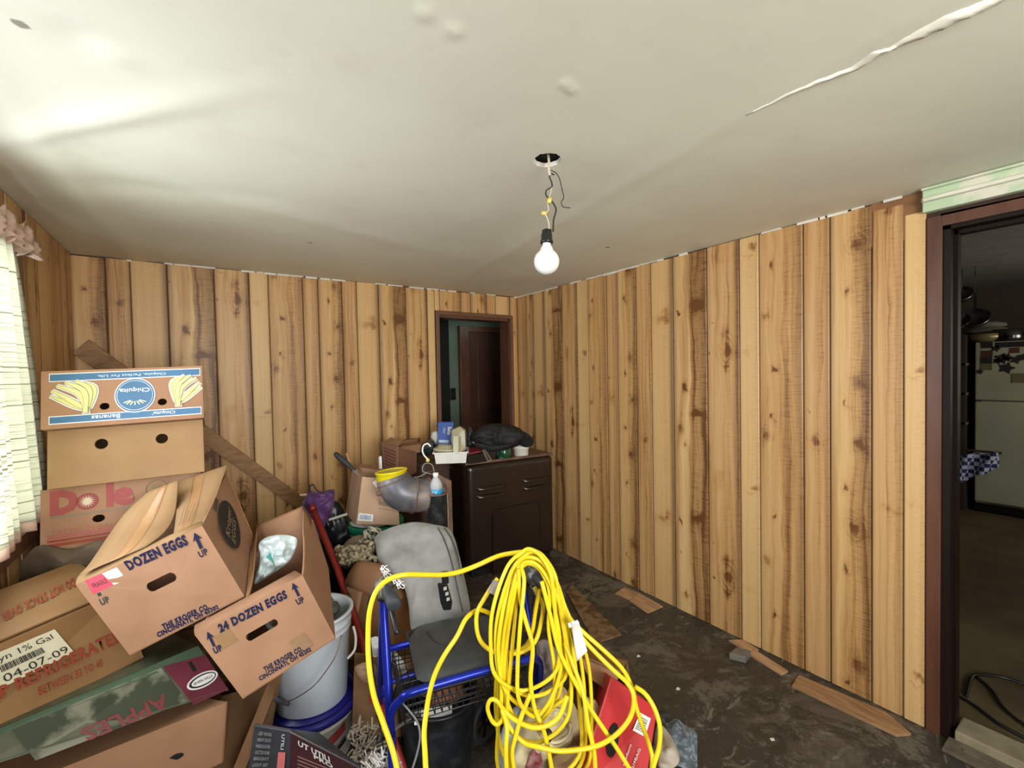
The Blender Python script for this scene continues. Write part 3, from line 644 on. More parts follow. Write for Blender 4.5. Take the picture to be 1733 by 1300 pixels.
for i, (px, py) in enumerate(((1307, 1251), (1664, 1282), (1692, 1298), (1081, 1110), (1147, 1165))):
    c = onp(px, py, 2, .004); pts = [c+V((math.cos(a)*random.uniform(.006, .014), math.sin(a)*random.uniform(.005, .011), 0)) for a in [k*1.05 for k in range(6)]]
    lab = ['white paper crumb on the bare floor between the cord and the wall', 'white paper crumb by the doorway threshold, farther of two', 'white paper crumb by the doorway threshold, nearer of two', 'tiny pale crumb on the floor near the rust speckled sheet', 'tiny pale crumb on the floor behind the jeans'][i]
    single('paper_crumb', MB().plate(pts, .003, n=(0, 0, 1)), WHITE, lab, 'paper scrap', 'paper crumbs on the floor')
# ================================================================== BANANA CARTON STACK
SX, SY, SZ = V((.982, -.188, .032)), V((.0, .98, -.165)), V((.001, .171, .985))
def stacked(name, label, BLp, w_, h_, d_, m_, holes, group=None, th=.006):
    BL = V(BLp); q = [BL, BL+SX*w_, BL+SX*w_+SZ*h_, BL+SZ*h_]; bk = [p+SY*d_ for p in q]
    return carton(name, label, 'box', q, bk, m_, holes=holes, th=th, group=group)
T, f = stacked('banana_carton', 'blue and yellow printed banana carton lid, upside down on top of the left stack', (-.497, 2.315, 1.327), .50, .216, .38, CARD_P, [ell(.365, .335, .030, .062), ell(.725, .35, .030, .062)], None)
b_ = T.part
def flipx(u, v): return (1-u, 1-v)
b_('printed_band', rect(f, .045, .81, .985, .955, .0010), WHITE); b_('printed_band', rect(f, .05, .825, .98, .94, .0018), BLUE)
b_('printed_band', rect(f, .045, .075, .985, .215, .0010), WHITE); b_('printed_band', rect(f, .05, .09, .98, .20, .0018), BLUE)
b_('oval_emblem', poly(f, ell(.555, .50, .128, .315, 36), .0024), WHITE); b_('oval_emblem', poly(f, ell(.555, .50, .122, .298, 36), .0032), BLUE)
b_('oval_emblem', poly(f, ell(.555, .50, .113, .272, 36), .0040), WHITE); b_('oval_emblem', poly(f, ell(.555, .50, .110, .264, 36), .0048), BLUE)
b_('lettering', letters('Chiquita', f, .555, .60, .10, .19, math.pi, .02, .0058), WHITE)
lf = MB()
for k in range(7):
    a = -1.2+k*.4; c_ = f.p(.555+.03*math.sin(a), .42-.05*math.cos(a)*.6, .006); e_ = f.p(.555+.075*math.sin(a), .40-.13*math.cos(a)*.6, .006); lf.bar(c_, e_, .004, .0008, f.n)
b_('leaf_emblem', lf, mat('pale_gold_print', (.66, .68, .45), .6))
b_('lettering', letters('Chiquita. Perfect For Life.', f, .54, .882, .062, .43, math.pi, .01, .0030), mat('pale_blue_print', (.62, .72, .78), .6))
b_('lettering', letters('Bananas', f, .375, .145, .075, .17, math.pi, .015, .0030), WHITE); b_('lettering', letters("Chiquita'", f, .735, .155, .075, .15, math.pi, .015, .0030), WHITE)
OLV = mat('olive_print', (.22, .21, .07), .6)
def bananas(cx, cy, sg, wdt):
    """bunch of curved fingers fanning out from a stalk at the bottom, printed flat"""
    st = (cx+sg*.062*wdt, cy-.26); tips = [(-.125, .02), (-.115, .11), (-.090, .19), (-.045, .245), (.005, .26), (.050, .22)]
    def finger(k, ex):
        tx, ty = tips[k]; A = V((st[0]-sg*.012*(2-k)*wdt*.5, st[1]+.02, 0)); C2 = V((cx+sg*tx*wdt, cy+ty, 0)); md = (A+C2)/2; dd = C2-A
        md += V((sg*.040*wdt, .015+.02*k, 0)) if k > 1 else V((sg*.018*wdt, -.03, 0)); cen = spline([A, md, C2], 7); n_ = len(cen); pts = []
        for side in (1, -1):
            for i in (range(n_) if side > 0 else range(n_-1, -1, -1)):
                t_ = cen[min(i+1, n_-1)]-cen[max(i-1, 0)]; tx_, ty_ = t_.x*f.W, t_.y*f.H; l_ = math.hypot(tx_, ty_) or 1; wd = (.0022+.0058*math.sin(math.pi*min(1, (i/(n_-1)))**.75)*wdt)+ex
                pts.append((cen[i].x-ty_/l_*wd*side/f.W, cen[i].y+tx_/l_*wd*side/f.H))
        return pts
    for k in range(6): b_('banana_print', poly(f, finger(k, .0055), .0020+k*.00001, .0003), WHITE)
    for k in (0, 5, 1, 4, 2, 3):
        o_ = .0028+.0010*(0, 5, 1, 4, 2, 3).index(k); b_('banana_print', poly(f, finger(k, .0014), o_, .0003), OLV); b_('banana_print', poly(f, finger(k, 0), o_+.0005, .0003), YEL)
    for ex, m_, o_ in ((.010, WHITE, .0021), (.004, OLV, .0082), (0, YEL, .0090)): b_('banana_print', rect(f, st[0]-.014-ex, st[1]-.05-ex*2, st[0]+.014+ex, st[1]+.05, o_, .0003), m_)
bananas(.19, .55, 1, 1.1); bananas(.885, .57, -1, .85)
b_('lid_edge', MB().plate([f.p(0, 1, .0), f.p(1, 1, 0), f.p(1, 1, 0)+SY*.38, f.p(0, 1, 0)+SY*.38], .003), CARD_L)
T, f = stacked('plain_carton', 'plain brown carton with two round holes, second from top of the left stack', (-.492, 2.338, 1.103), .49, .216, .37, CARD_L, [ell(.322, .70, .042, .092), ell(.712, .70, .042, .092)])
T, f = stacked('fruit_carton', 'worn banana carton with large faded red lettering and orange stripes, under the plain carton', (-.519, 2.343, .868), .505, .230, .38, CARD_P, [ell(.335, .43, .038, .062)])
b_ = T.part
FR = mat('faded_red_letters', (.34, .065, .06), .65, (.27, .05, .045), 12)
b_('lettering', letters('D', f, .135, .765, .40, .165, 0, .07), FR); b_('lettering', letters('l', f, .405, .80, .42, .045, 0, .06), FR); b_('lettering', letters('e', f, .49, .745, .31, .135, 0, .07), FR)
b_('sunburst', poly(f, ell(.27, .735, .068, .135, 28), .0014), FR)
b_('sunburst', poly(f, [(.27+(.052 if k % 2 else .022)*math.cos(k*math.pi/16), .735+(.11 if k % 2 else .05)*math.sin(k*math.pi/16)) for k in range(32)], .0026), mat('cream_sunburst_print', (.70, .58, .42), .6))
b_('printed_band', rect(f, .055, .52, .62, .56), mat('grey_brown_band', (.25, .17, .11), .6))
b_('lettering', letters('PREMIUM BANANAS', f, .335, .295, .085, .53, 0, .0), mat('faded_red_fine', (.40, .13, .08), .7))
for v0, hh, m_ in ((.075, .05, INK_O), (.145, .035, INK_O), (.20, .025, INK_DR), (.24, .015, INK_DR)): b_('printed_stripe', rect(f, .04, v0, .96, v0+hh), m_)
b_('ring_stamp', MB().tube([f.p(u, v, .001) for u, v in ell(.70, .80, .07, .15, 28)][:18], .0018, 4), mat('olive_stamp', (.22, .19, .09), .7))
b_('ring_stamp', letters('%', f, .70, .80, .14, .07, 0, .01), mat('olive_stamp', (.22, .19, .09), .7))
# lower supports of the stack
for i, (z0, z1, lab) in enumerate(((.0, .44, 'dusty dark carton standing on the floor at the foot of the left stack'), (.445, .80, 'dusty dark carton under the faded red lettered banana carton'))):
    q = [V((-.53+.02*i, 2.42, z0)), V((-.03, 2.33, z0)), V((-.03, 2.33, z1)), V((-.53+.02*i, 2.42, z1))]; carton('dusty_carton', lab, 'box', q, [p+V((.0, .36, 0)) for p in q], CARD_D)
out = [onp_ for onp_ in [at(px, py, 1.66) for px, py in ((20, 985), (60, 925), (120, 930), (175, 915), (190, 950), (120, 975), (60, 990))]]
single('dusty_cloth', MB().puff(out, .03, amp=.02, fr=12, seed=3), mat('dusty_brown_cloth', (.13, .09, .055), .9, (.08, .055, .035), 8, bmp=.4), 'crumpled dusty brown cloth under the left carton stack', 'cloth', smooth=True)
# ================================================================== MILK, APPLE AND PLAIN CARTONS (bottom left)
def quad(*a): return [at(*p) for p in a]
# milk carton: front quad and top
q = quad((-120, 1303, 1.06), (243, 1113, 1.50), (205, 1003, 1.51), (-130, 1148, 1.07))
bk = [p+V((-.235, .36, .06)) for p in q]
bk = quad((-150, 1180, 1.30), (225, 1010, 1.72), (128, 957, 1.66), (-100, 1045, 1.28))
bk[0] = q[0]+(bk[3]-q[3])*.9; bk[1] = q[1]+(bk[2]-q[2])*.9
T, f = carton('milk_carton', 'large brown carton with rust red refrigeration lettering and a cream date label', 'box', q, bk, KRAFT)
b_ = T.part
def uv_of(f, px, py):
    """face coordinates of a point given on the face"""
    u = v = .5
    def pr(u, v):
        d = f.p(u, v)-EYE; z = d.dot(FW); return CX+FPX*d.dot(RT)/z, CY-FPX*d.dot(UP)/z
    for _ in range(25):
        x, y = pr(u, v); e = 1e-4; xu, yu = pr(u+e, v); xv, yv = pr(u, v+e)
        a, b, c, d = (xu-x)/e, (xv-x)/e, (yu-y)/e, (yv-y)/e; D = a*d-b*c
        if abs(D) < 1e-12: break
        dx, dy = px-x, py-y; u += (d*dx-b*dy)/D; v += (-c*dx+a*dy)/D
    return u, v
def fq(f, pts, off=.0012, th=.0006):  # flat print whose corners were measured on the face
    return MB().plate([f.p(*uv_of(f, *p), off) for p in pts], th, n=f.n)
def sub(f, BLp, BRp, TRp, TLp, off=.0016):
    return Face(*[f.p(*uv_of(f, *p), off) for p in (BLp, BRp, TRp, TLp)])
LAB = mat('cream_paper_label', (.72, .68, .50), .55)
b_('date_label', fq(f, [(-25, 1178), (125, 1104), (92, 1065), (-45, 1122)]), LAB)
sf = sub(f, (-25, 1178), (125, 1104), (92, 1065), (-45, 1122), .0022)
b_('lettering', letters('Llyn 1% Gal', sf, .52, .79, .24, .78, 0, .0), INK_K); b_('lettering', letters('04-07-09', sf, .585, .22, .24, .76, 0, .0), INK_K)
bc = MB(); x = .22
while x < .72:
    wd = random.choice((.006, .010, .016)); bc.plate([sf.p(x, .42, .0004), sf.p(x+wd, .42, .0004), sf.p(x+wd, .62, .0004), sf.p(x, .62, .0004)], .0003, n=sf.n); x += wd+random.choice((.006, .010))
b_('barcode', bc, INK_K)
s2 = sub(f, (-60, 1215), (212, 1085), (203, 1062), (-68, 1190)); b_('lettering', letters('KEEP REFRIGERATED', s2, .5, .5, .85, .98, 0, .03, .0005), INK_O)
s3 = sub(f, (60, 1185), (180, 1128), (176, 1110), (55, 1165)); b_('lettering', letters('BETWEEN 33 TO 40', s3, .5, .5, .7, .9, 0, .01, .0005), INK_O)
ft = Face(q[3], q[2], bk[2], bk[3])
# open flap over the top with its inverted lettering, seam gap at the fold
fl = [ft.p(0, .03, .010), ft.p(1, .03, .010), ft.p(1, 1.0, .016), ft.p(0, 1.0, .016)]
b_('top_flap', MB().plate(fl, .005), KRAFT); tf = Face(*fl)
s4 = sub(tf, (5, 1055), (130, 995), (122, 975), (0, 1035)); b_('lettering', letters('DO NOT STACK OVER', s4, .5, .45, .7, 1.0, math.pi, .02, .0006), INK_O)
# apple tray carton (inverted)
q = quad((-60, 1310, 1.10), (386, 1168, 1.55), (335, 1093, 1.56), (-70, 1262, 1.10))
qn = (q[1]-q[0]).cross(q[3]-q[0]).normalized(); back = -qn*.30
T, f = carton('apple_carton', 'inverted green and maroon apple carton wedged under the milk carton', 'box', q, [p+back for p in q], mat('dark_olive_green_carton', (.060, .075, .042), .35, (.12, .125, .085), 4, .4, .6, spec=.5))
b_ = T.part
GRN = mat('deep_green_band', (.07, .115, .07), .35); MAR = mat('maroon_print', (.10, .018, .03), .35, (.16, .03, .05), 8)
b_('green_band', poly(f, [(0, .80), (1, .80), (1, 1), (0, 1)]), GRN)
b_('maroon_panel', fq(f, [(327, 1193), (386, 1167), (347, 1108), (275, 1128)], .0022), MAR)
b_('hand_slot_shade', fq(f, [(327, 1137), (333, 1134), (324, 1119), (317, 1121)], .003), DARK)  # flat patch, the slot's shaded inside painted on
s5 = sub(f, (320, 1175), (372, 1150), (363, 1128), (312, 1152), .003)
b_('oval_sticker', poly(s5, ell(.5, .5, .50, .5, 32), .0006), WHITE); b_('oval_sticker', poly(s5, ell(.5, .5, .44, .40, 32), .0014), INK_K); b_('oval_sticker', poly(s5, ell(.52, .5, .38, .30, 32), .0022), WHITE)
b_('lettering', letters('SEVEN HILLS', s5, .5, .5, .18, .62, .0, .02, .003), INK_K)
PHO = mat('grey_green_leaf_print', (.20, .20, .145), .35, (.035, .045, .025), 9, .45, .55)
b_('orchard_print', fq(f, [(60, 1287), (318, 1187), (272, 1130), (20, 1235)], .0018), PHO)
s6 = sub(f, (150, 1258), (290, 1200), (276, 1170), (130, 1232), .0026); b_('lettering', letters('APPLES', s6, .5, .5, .75, 1.0, math.pi, .03, .0005), mat('dark_red_letters', (.20, .035, .04), .4))
# plain carton at the bottom
q = quad((95, 1420, 1.26), (378, 1290, 1.50), (385, 1188, 1.52), (60, 1318, 1.24))
T, f = carton('plain_tray', 'plain brown carton with a dark hand hole, at the very bottom of the left heap', 'box', q, [p+V((-.19, .24, -.02)) for p in q], CARD_P, holes=[])
hf = sub(f, (287, 1291), (313, 1280), (309, 1271), (285, 1281), .0015); T.part('hand_hole_shade', poly(hf, ell(.5, .5, .5, .5), 0), DARK)  # no cut-out here: black ellipse paints the shade inside the hole
# long cardboard flap and inner carton right of the heap
q = quad((385, 1320, 1.52), (420, 1310, 1.55), (480, 1135, 1.62), (462, 1140, 1.64)); 
T, f = carton('open_carton', 'tall open carton standing behind the black tool box, dark inside', 'box', quad((330, 1340, 1.66), (440, 1340, 1.60), (474, 1150, 1.66), (376, 1178, 1.72)), quad((250, 1330, 1.95), (430, 1320, 1.95), (450, 1150, 1.98), (300, 1150, 1.98)), CARD_D, open_top=True)
T.part('flap', MB().plate(quad((383, 1330, 1.50), (404, 1330, 1.50), (481, 1132, 1.60), (466, 1126, 1.61)), .006), CARD)
# ================================================================== EGG CARTONS
def egg(name, label, q, bk, m_):
    u = .52; h = [slot(.52, .66, .26, .13)]
    return carton(name, label, 'box', q, bk, m_, open_top=True, holes=h)
q = quad((220, 1110, 1.40), (414, 1010, 1.54), (342, 890, 1.56), (128, 990, 1.38))
bk = quad((215, 1030, 1.68), (428, 905, 1.90), (384, 800, 1.88), (196, 890, 1.66))
T, f = carton('egg_carton', 'upper egg carton with torn taped flaps and a pink sticker, tilted on the left heap', 'box', q, bk, CARD_P, open_top=True, holes=[slot(.50, .60, .28, .12)])
b_ = T.part
def word(s, qd, mt, bold=.05, off=.0016): sf_ = sub(f, *qd, off); b_('lettering', letters(s, sf_, .5, .5, .96, .98, 0, bold, 0), mt)
word('DOZEN EGGS', ((219, 967), (321, 922), (313, 903), (207, 951)), INK_B, .06)
s_a = sub(f, (333, 932), (349, 925), (337, 898), (321, 905)); b_('up_arrow', arrow_up(s_a, .5, .5, 1.0, .95), INK_B); word('UP', ((339, 945), (354, 938), (349, 927), (334, 934)), INK_B, .03)
word('UP', ((172, 1026), (188, 1019), (182, 1008), (167, 1014)), INK_K, .04); b_('up_arrow', fq(f, [(167, 1010), (173, 1007), (170, 1002), (164, 1005)]), INK_K)
word('THE KROGER CO.', ((276, 1067), (356, 1030), (352, 1020), (272, 1057)), INK_B, .06); word('CINCINNATI, OH 45202', ((267, 1082), (373, 1032), (369, 1022), (263, 1071)), INK_B, .06)
b_('pink_sticker', fq(f, [(158, 1006), (193, 990), (173, 971), (144, 982)], .0016), mat('pink_red_sticker', (.62, .05, .10), .45)); b_('torn_label', fq(f, [(193, 990), (214, 981), (198, 960), (173, 971)], .0014), WHITE)
word('FRAGILE', ((160, 996), (184, 985), (178, 978), (155, 988)), INK_K, 0, .003)
fs = Face(q[1], bk[1], bk[2], q[2])
b_('round_emblem', poly(fs, ell(.50, .58, .25, .30, 32), .0015), INK_K)
b_('lettering', letters('Kroger', fs, .5, .62, .14, .36, .3, .01, .003), mat('grey_tan_print', (.30, .20, .13), .6)); b_('lettering', letters('EGGS', fs, .5, .48, .10, .28, .3, .01, .003), mat('grey_tan_print', (.30, .20, .13), .6))
b_('stamp', poly(fs, [(.36, .88), (.52, .93), (.48, 1.0), (.33, .96)], .0015), mat('smudged_black', (.10, .065, .045), .6))
# flaps
def flap(pts, th=.005, bend=.02, nrm=None, n=7):
    """curved flap between two edges; pts = a0,a1 (hinge), b1,b0 (free edge)"""
    a0, a1, b1, b0 = [V(p) for p in pts]; nn = nrm or (a1-a0).cross(b0-a0).normalized(); g = []
    for i in range(n+1):
        t_ = i/n; g.append([(a0*(1-s_)+a1*s_)*(1-t_)+(b0*(1-s_)+b1*s_)*t_+nn*bend*math.sin(math.pi*t_) for s_ in (0, .25, .5, .75, 1)])
    return MB().sheet(g, th, -nn)
LE = [(133, 974, 1.39), (152, 953, 1.44), (186, 903, 1.55), (214, 866, 1.61), (250, 833, 1.67)]; RE = [(246, 926, 1.485), (272, 906, 1.52), (289, 884, 1.60), (297, 858, 1.65), (301, 813, 1.70)]
def pxsheet(LE, RE, s0=0, s1=1, lift=0.0, th=.004, n=6):
    A, B = spline([at(*p) for p in LE], n), spline([at(*p) for p in RE], n); g = []
    for a, b in zip(A, B): g.append([a*(1-s)+b*s-FW*lift for s in [s0+(s1-s0)*k/4 for k in range(5)]])
    return MB().sheet(g, th, FW)
b_('tape_flap', pxsheet(LE, RE), CARD_L, True)
b_('tape_strip', pxsheet(LE, RE, .42, .66, .0015, .0006), mat('shiny_brown_tape', (.44, .24, .11), .25, spec=.7), True)
LS = [(292, 911, 1.53), (297, 880, 1.60), (303, 815, 1.80)]; RS_ = [(342, 889, 1.56), (362, 850, 1.70), (384, 787, 1.86)]
b_('side_flap', pxsheet(LS, RS_), CARD_L, True)
b_('tape_strip', pxsheet(LS, RS_, .30, .55, .0015, .0006), mat('shiny_brown_tape', (.44, .24, .11), .25, spec=.7), True)
b_('front_lip', flap(quad((128, 990, 1.38), (342, 890, 1.56), (340, 882, 1.58), (134, 974, 1.42)), bend=.004), CARD_L, True)
for k in range(5): b_('fine_print', MB().tube([at(303+k*5, 890-k*2, 1.55+.006*k), at(312+k*6, 858-k*2, 1.61+.006*k)], .0009, 4), mat('faint_grey_brown_print', (.26, .15, .09), .7))
q = quad((411, 1183, 1.40), (568, 1081, 1.54), (512, 974, 1.56), (329, 1074, 1.42))
bk = quad((410, 1100, 1.80), (556, 962, 1.88), (530, 880, 1.90), (425, 940, 1.82))
T, f = carton('egg_carton', 'lower egg carton marked 24 dozen, open with a plastic bag inside', 'box', q, bk, CARD_P, open_top=True, holes=[slot(.46, .62, .34, .10)])
b_ = T.part
word('24 DOZEN EGGS', ((372, 1073), (489, 1012), (483, 997), (366, 1058)), INK_B, .06)
for qa, qu in ((((357, 1097), (369, 1091), (357, 1066), (345, 1072)), ((364, 1108), (378, 1101), (373, 1090), (359, 1097))), (((500, 1012), (512, 1006), (501, 984), (489, 989)), ((504, 1025), (517, 1019), (512, 1009), (499, 1015)))):
    s_a = sub(f, *qa); b_('up_arrow', arrow_up(s_a, .5, .5, 1.0, 1.0), INK_B); word('UP', qu, INK_B, .05)
word('THE KROGER CO.', ((448, 1139), (514, 1101), (510, 1092), (444, 1130)), INK_B, .05); word('CINCINNATI, OH 45202', ((440, 1155), (529, 1103), (525, 1094), (436, 1146)), INK_B, .05)
b_('packing_tape', poly(f, [(.60, .10), (.78, .10), (.76, .30), (.60, .30)], .0010, .0004), KRAFT); b_('packing_tape', poly(f, [(.10, .66), (.25, .66), (.24, .86), (.11, .86)], .0009, .0004), KRAFT)
b_('side_flap', flap(quad((513, 974, 1.56), (530, 885, 1.90), (514, 857, 1.93), (514, 900, 1.74)), bend=.004), CARD_P, True)
b_('back_flap', flap(quad((530, 882, 1.90), (425, 940, 1.82), (436, 890, 1.90), (514, 857, 1.94)), bend=.004), CARD_P, True)
b_('left_flap', flap(quad((417, 1026, 1.50), (424, 930, 1.80), (437, 886, 1.88), (431, 960, 1.66)), bend=.006), CARD, True)
b_('front_lip', flap(quad((329, 1074, 1.42), (512, 974, 1.56), (498, 966, 1.60), (330, 1058, 1.46)), bend=.004), CARD_P, True)
PLB = mat('white_green_plastic_bag', (.62, .70, .70), .25, (.50, .62, .62), 9, spec=.6)
single('plastic_bag', MB().puff([at(px, py, 1.72) for px, py in ((430, 985), (440, 945), (438, 922), (450, 910), (475, 905), (500, 910), (502, 925), (490, 950), (470, 965), (440, 985))], .05, amp=.034, fr=30, seed=2, rings=10, sub=5), PLB, 'crumpled white plastic bag with green print inside the lower egg carton', 'bag', smooth=True)
single('green_paper', MB().plate(quad((450, 943, 1.655), (463, 953, 1.655), (465, 962, 1.655), (457, 936, 1.655)), .002), mat('teal_print', (.05, .30, .25), .5), 'teal green scrap showing in the crumpled white plastic bag', 'paper scrap')
# ================================================================== BUCKETS
def bucket(name, label, base, axis, rb, rt, h, m_, rim_m=None, wire=None, ribs=True, group=None, lid=None):
    T = Thing(name, label, 'bucket', base, group); base = V(base); t_ = .004
    pr = [(0, 0), (rb, 0), (rb+.003, .004), (rb+(rt-rb)*.78, h*.78)]
    if ribs: pr += [(rt*.985, h*.785), (rt*1.0, h*.79), (rt*.985, h*.80), (rt*.99, h*.86), (rt*1.015, h*.865), (rt*.99, h*.875)]
    pr += [(rt, h*.97), (rt+.010, h*.975), (rt+.010, h), (rt-.004, h), (rt-.006, h*.9), (rb-.004, .01), (0, .01)]
    T.part('body', MB().lathe(pr, base, axis, 40), m_, True)
    if rim_m: T.part('rim_band', MB().lathe([(rt+.0, h*.90), (rt+.014, h*.905), (rt+.016, h*1.0), (rt+.012, h*1.015), (rt-.010, h*1.015), (rt-.010, h*.985)], base, axis, 40), rim_m, True)
    if lid: T.part('lid', MB().lathe([(0, h*1.0), (rt, h*1.0), (rt, h*1.012), (0, h*1.012)], base, axis, 40), lid, True)
    return T
LBP = mat('bluish_white_plastic', (.72, .81, .90), .35, (.64, .73, .82), 5); DBLUE = mat('deep_blue_plastic', (.02, .02, .26), .3)
base = at(528, 1178, 1.80); top = at(521, 1050, 1.86); ax_ = (V((0.03, 0.0, 1))).normalized()
T = bucket('white_pail', 'bluish white plastic pail with a wire handle, set on the blue rimmed pail', base, (.02, .03, 1), .130, .152, .34, LBP)
T.part('wire_handle', MB().tube(spline([at(578, 1075, 1.64), at(570, 1105, 1.62), at(556, 1130, 1.615), at(530, 1162, 1.61), at(500, 1182, 1.615), at(484, 1188, 1.625)], 6), .0022, 6), STEEL, True)
T.part('grip', MB().tube(spline([at(459, 1178, 1.66), at(470, 1185, 1.645), at(488, 1191, 1.625)], 5), .008, 8), mat('dark_grey_grip', (.12, .12, .13), .5), True)
T.part('side_strap', MB().tube(spline([at(598, 1060, 1.75), at(602, 1078, 1.74), at(600, 1100, 1.73), at(588, 1115, 1.72)], 5), .005, 6), WPL, True)
single('dark_rag', MB().blob(top+V((.045, .02, .02)), ((.07, 0, 0), (0, .08, 0), (0, 0, .05)), .5, 4, 4), mat('mottled_dark_rag', (.08, .08, .075), .9, (.25, .25, .24), 30, bmp=.4), 'mottled dark rag stuffed in the top of the bluish white pail', 'cloth', smooth=True)
b2 = V((base.x+.002, base.y+.004, 0.0)); hh = base.z-.008
T = bucket('blue_rimmed_pail', 'white plastic pail with a deep blue rim and a red label', b2, (.0, .0, 1), .140, .165, hh, WPL, DBLUE, lid=DBLUE)
lb = MB(); 
def cyl_patch(m, base, r, a0, a1, z0, z1, skew=0):
    g = [[V((base.x+(r)*math.cos(a0+(a1-a0)*j/8), base.y+r*math.sin(a0+(a1-a0)*j/8), z+skew*j/8)) for j in range(9)] for z in (z0, z1)]; return m.sheet(g)
T.part('red_label', cyl_patch(MB(), b2, .161, -1.55, -.95, hh*.44, hh*.60, .03), INK_R, True); T.part('black_print', cyl_patch(MB(), b2, .161, -1.3, -.95, hh*.28, hh*.36, .02), INK_K, True)
# black tool carton with bright lettering
q = quad((405, 1420, 1.28), (486, 1420, 1.22), (492, 1236, 1.20), (430, 1226, 1.28)); bk = quad((520, 1420, 1.45), (640, 1430, 1.28), (610, 1297, 1.26), (540, 1240, 1.42))
NAVY = mat('slate_black_carton', (.030, .034, .042), .4, (.05, .055, .065), 5)
T, f = carton('tool_carton', 'black and dark red tool carton with white lettering at the bottom edge of view', 'box', q, bk, NAVY)
b_ = T.part; r2 = Face(q[1], bk[1], bk[2], q[2])
b_('maroon_panel', poly(r2, [(0, .0), (1, .0), (1, 1), (0, 1)], .001), mat('dark_maroon_carton', (.045, .014, .018), .35))
GL = mat('silver_print', (.55, .55, .55), .5); GT = mat('grey_text_print', (.26, .27, .28), .6); PK = mat('salmon_print', (.60, .16, .16), .5)
s7 = sub(r2, (501, 1262), (575, 1302), (570, 1282), (502, 1246), .002)
b_('lettering', letters('UT UTILI', s7, .42, .5, .55, .75, 0, .03), GL); s8 = sub(r2, (530, 1280), (566, 1300), (562, 1284), (528, 1266), .002); b_('lettering', letters('PRO', s8, .5, .2, .5, .9, 0, .03), GL)
s9 = sub(f, (420, 1300), (484, 1300), (488, 1240), (434, 1232), .0018)
for k in range(6): b_('lettering', letters(['LED WORK', 'HEAVY DUTY', 'INDOOR', 'OUTDOOR', 'BRIGHT', 'LIGHT SET'][k], s9, .34, .9-k*.16, .09, .42, 0, .01), GT)
b_('printed_stripe', poly(s9, [(.78, 0), (.97, 0), (.97, .45), (.78, .45)], .0005), PK); b_('lettering', letters('UTILI', s9, .88, .74, .12, .3, -1.57, .02, .001), GL)
for k in range(5): b_('fine_print', poly(r2, [(.10, .80-k*.035), (.62, .80-k*.035), (.62, .79-k*.035), (.10, .79-k*.035)], .002), mat('dull_red_text', (.22, .12, .11), .6))
# ================================================================== HEATER CABINET
HA, HB = V((1.545, 2.858, 0)), V((2.285, 2.772, 0)); hx = (HB-HA).normalized(); hy = V((-hx.y, hx.x, 0)); HW = (HB-HA).length; HD, HH = .44, .852
HM = Matrix((hx, hy, V((0, 0, 1)))).transposed().to_4x4(); HM.translation = HA
def Hp(x, y, z): return HM @ V((x, y, z))
T = Thing('space_heater', 'large dark brown enamelled heater cabinet standing in front of the back doorway', 'heater', Hp(HW/2, HD/2, 0))
b_ = T.part
m = MB().box((0, 0, .05), (HW, HD, HH-.014), HM); b_('cabinet', rounded(m.mesh('c'), .05, 5), BROWNM, True)
m = MB().box((.03, .03, 0), (HW-.03, HD-.03, .05), HM); b_('plinth', m, BLACKP)
m = MB().box((-.004, .02, HH-.016), (HW+.004, HD, HH-.004), HM).box((-.004, .012, HH-.016), (HW+.004, .022, HH+.004), HM).box((HW-.13, .012, HH+.0035), (HW-.02, .03, HH+.009), HM)
b_('top_tray', rounded(m.mesh('c'), .003), mat('worn_red_brown_tray', (.11, .06, .042), .45, (.20, .12, .09), 12, bmp=.1))
for k in range(6): b_('grille_slot_shade', MB().box((.20+k*.035, .022, HH-.010), (.222+k*.035, .10, HH-.002), HM), DARK)  # solid black bars, slot shade put in as colour
fh = Face(Hp(0, -.0, 0), Hp(HW, 0, 0), Hp(HW, 0, HH), Hp(0, 0, HH))
def louvre(px0, py0, px1, py1):
    u0, v0 = uv_of(fh, px0, py0); u1, v1 = uv_of(fh, px1, py1); v_ = (v0+v1)/2; g = []
    for i in range(7):
        t_ = i/6; row = []
        for j in range(13):
            s_ = j/12; row.append(fh.p(u0+(u1-u0)*s_, v_+.016-.030*t_, .001+.020*math.sin(math.pi*t_*.62)*min(1, 5*s_*1.0, 5*(1-s_))))
        g.append(row)
    b_('louvre', MB().sheet(g, .0015, -fh.n), BROWNM, True)
for a in ((806, 829, 857, 820), (806, 843, 857, 833), (884, 815, 929, 807), (885, 828, 929, 820)): louvre(*a)
pc = [uv_of(fh, *p) for p in ((833, 990), (833, 870), (839, 864), (906, 850), (912, 856), (912, 990))]
b_('access_panel', rounded(MB().plate([fh.p(u, v, .010) for u, v in pc], .012, n=fh.n).mesh('p'), .006, 3), BROWNM)
for p in ((877, 876), (907, 921)):
    u, v = uv_of(fh, *p); b_('screw', MB().lathe([(.005, 0), (.005, .003), (0, .005)], fh.p(u, v, .005), fh.n, 10), STEEL)
# rounded side housing
T = Thing('side_housing', 'low rounded brown steel housing left of the heater cabinet', 'heater housing', (1.36, 3.15, 0))
m = MB().hexa([V(p) for p in ((1.17, 3.36, 0), (1.26, 3.02, 0), (1.52, 3.05, 0), (1.50, 3.37, 0))]+[V(p) for p in ((1.17, 3.36, .90), (1.26, 3.02, .87), (1.52, 3.05, .87), (1.50, 3.37, .90))])
T.part('shell', rounded(m.mesh('c'), .045, 4), mat('scuffed_brown_shell', (.055, .032, .024), .5, (.09, .055, .04), 10, bmp=.2), True)
T.part('lid_seam', MB().tube([(1.25, 3.012, .80), (1.515, 3.042, .80)], .004), RUSTM, True)
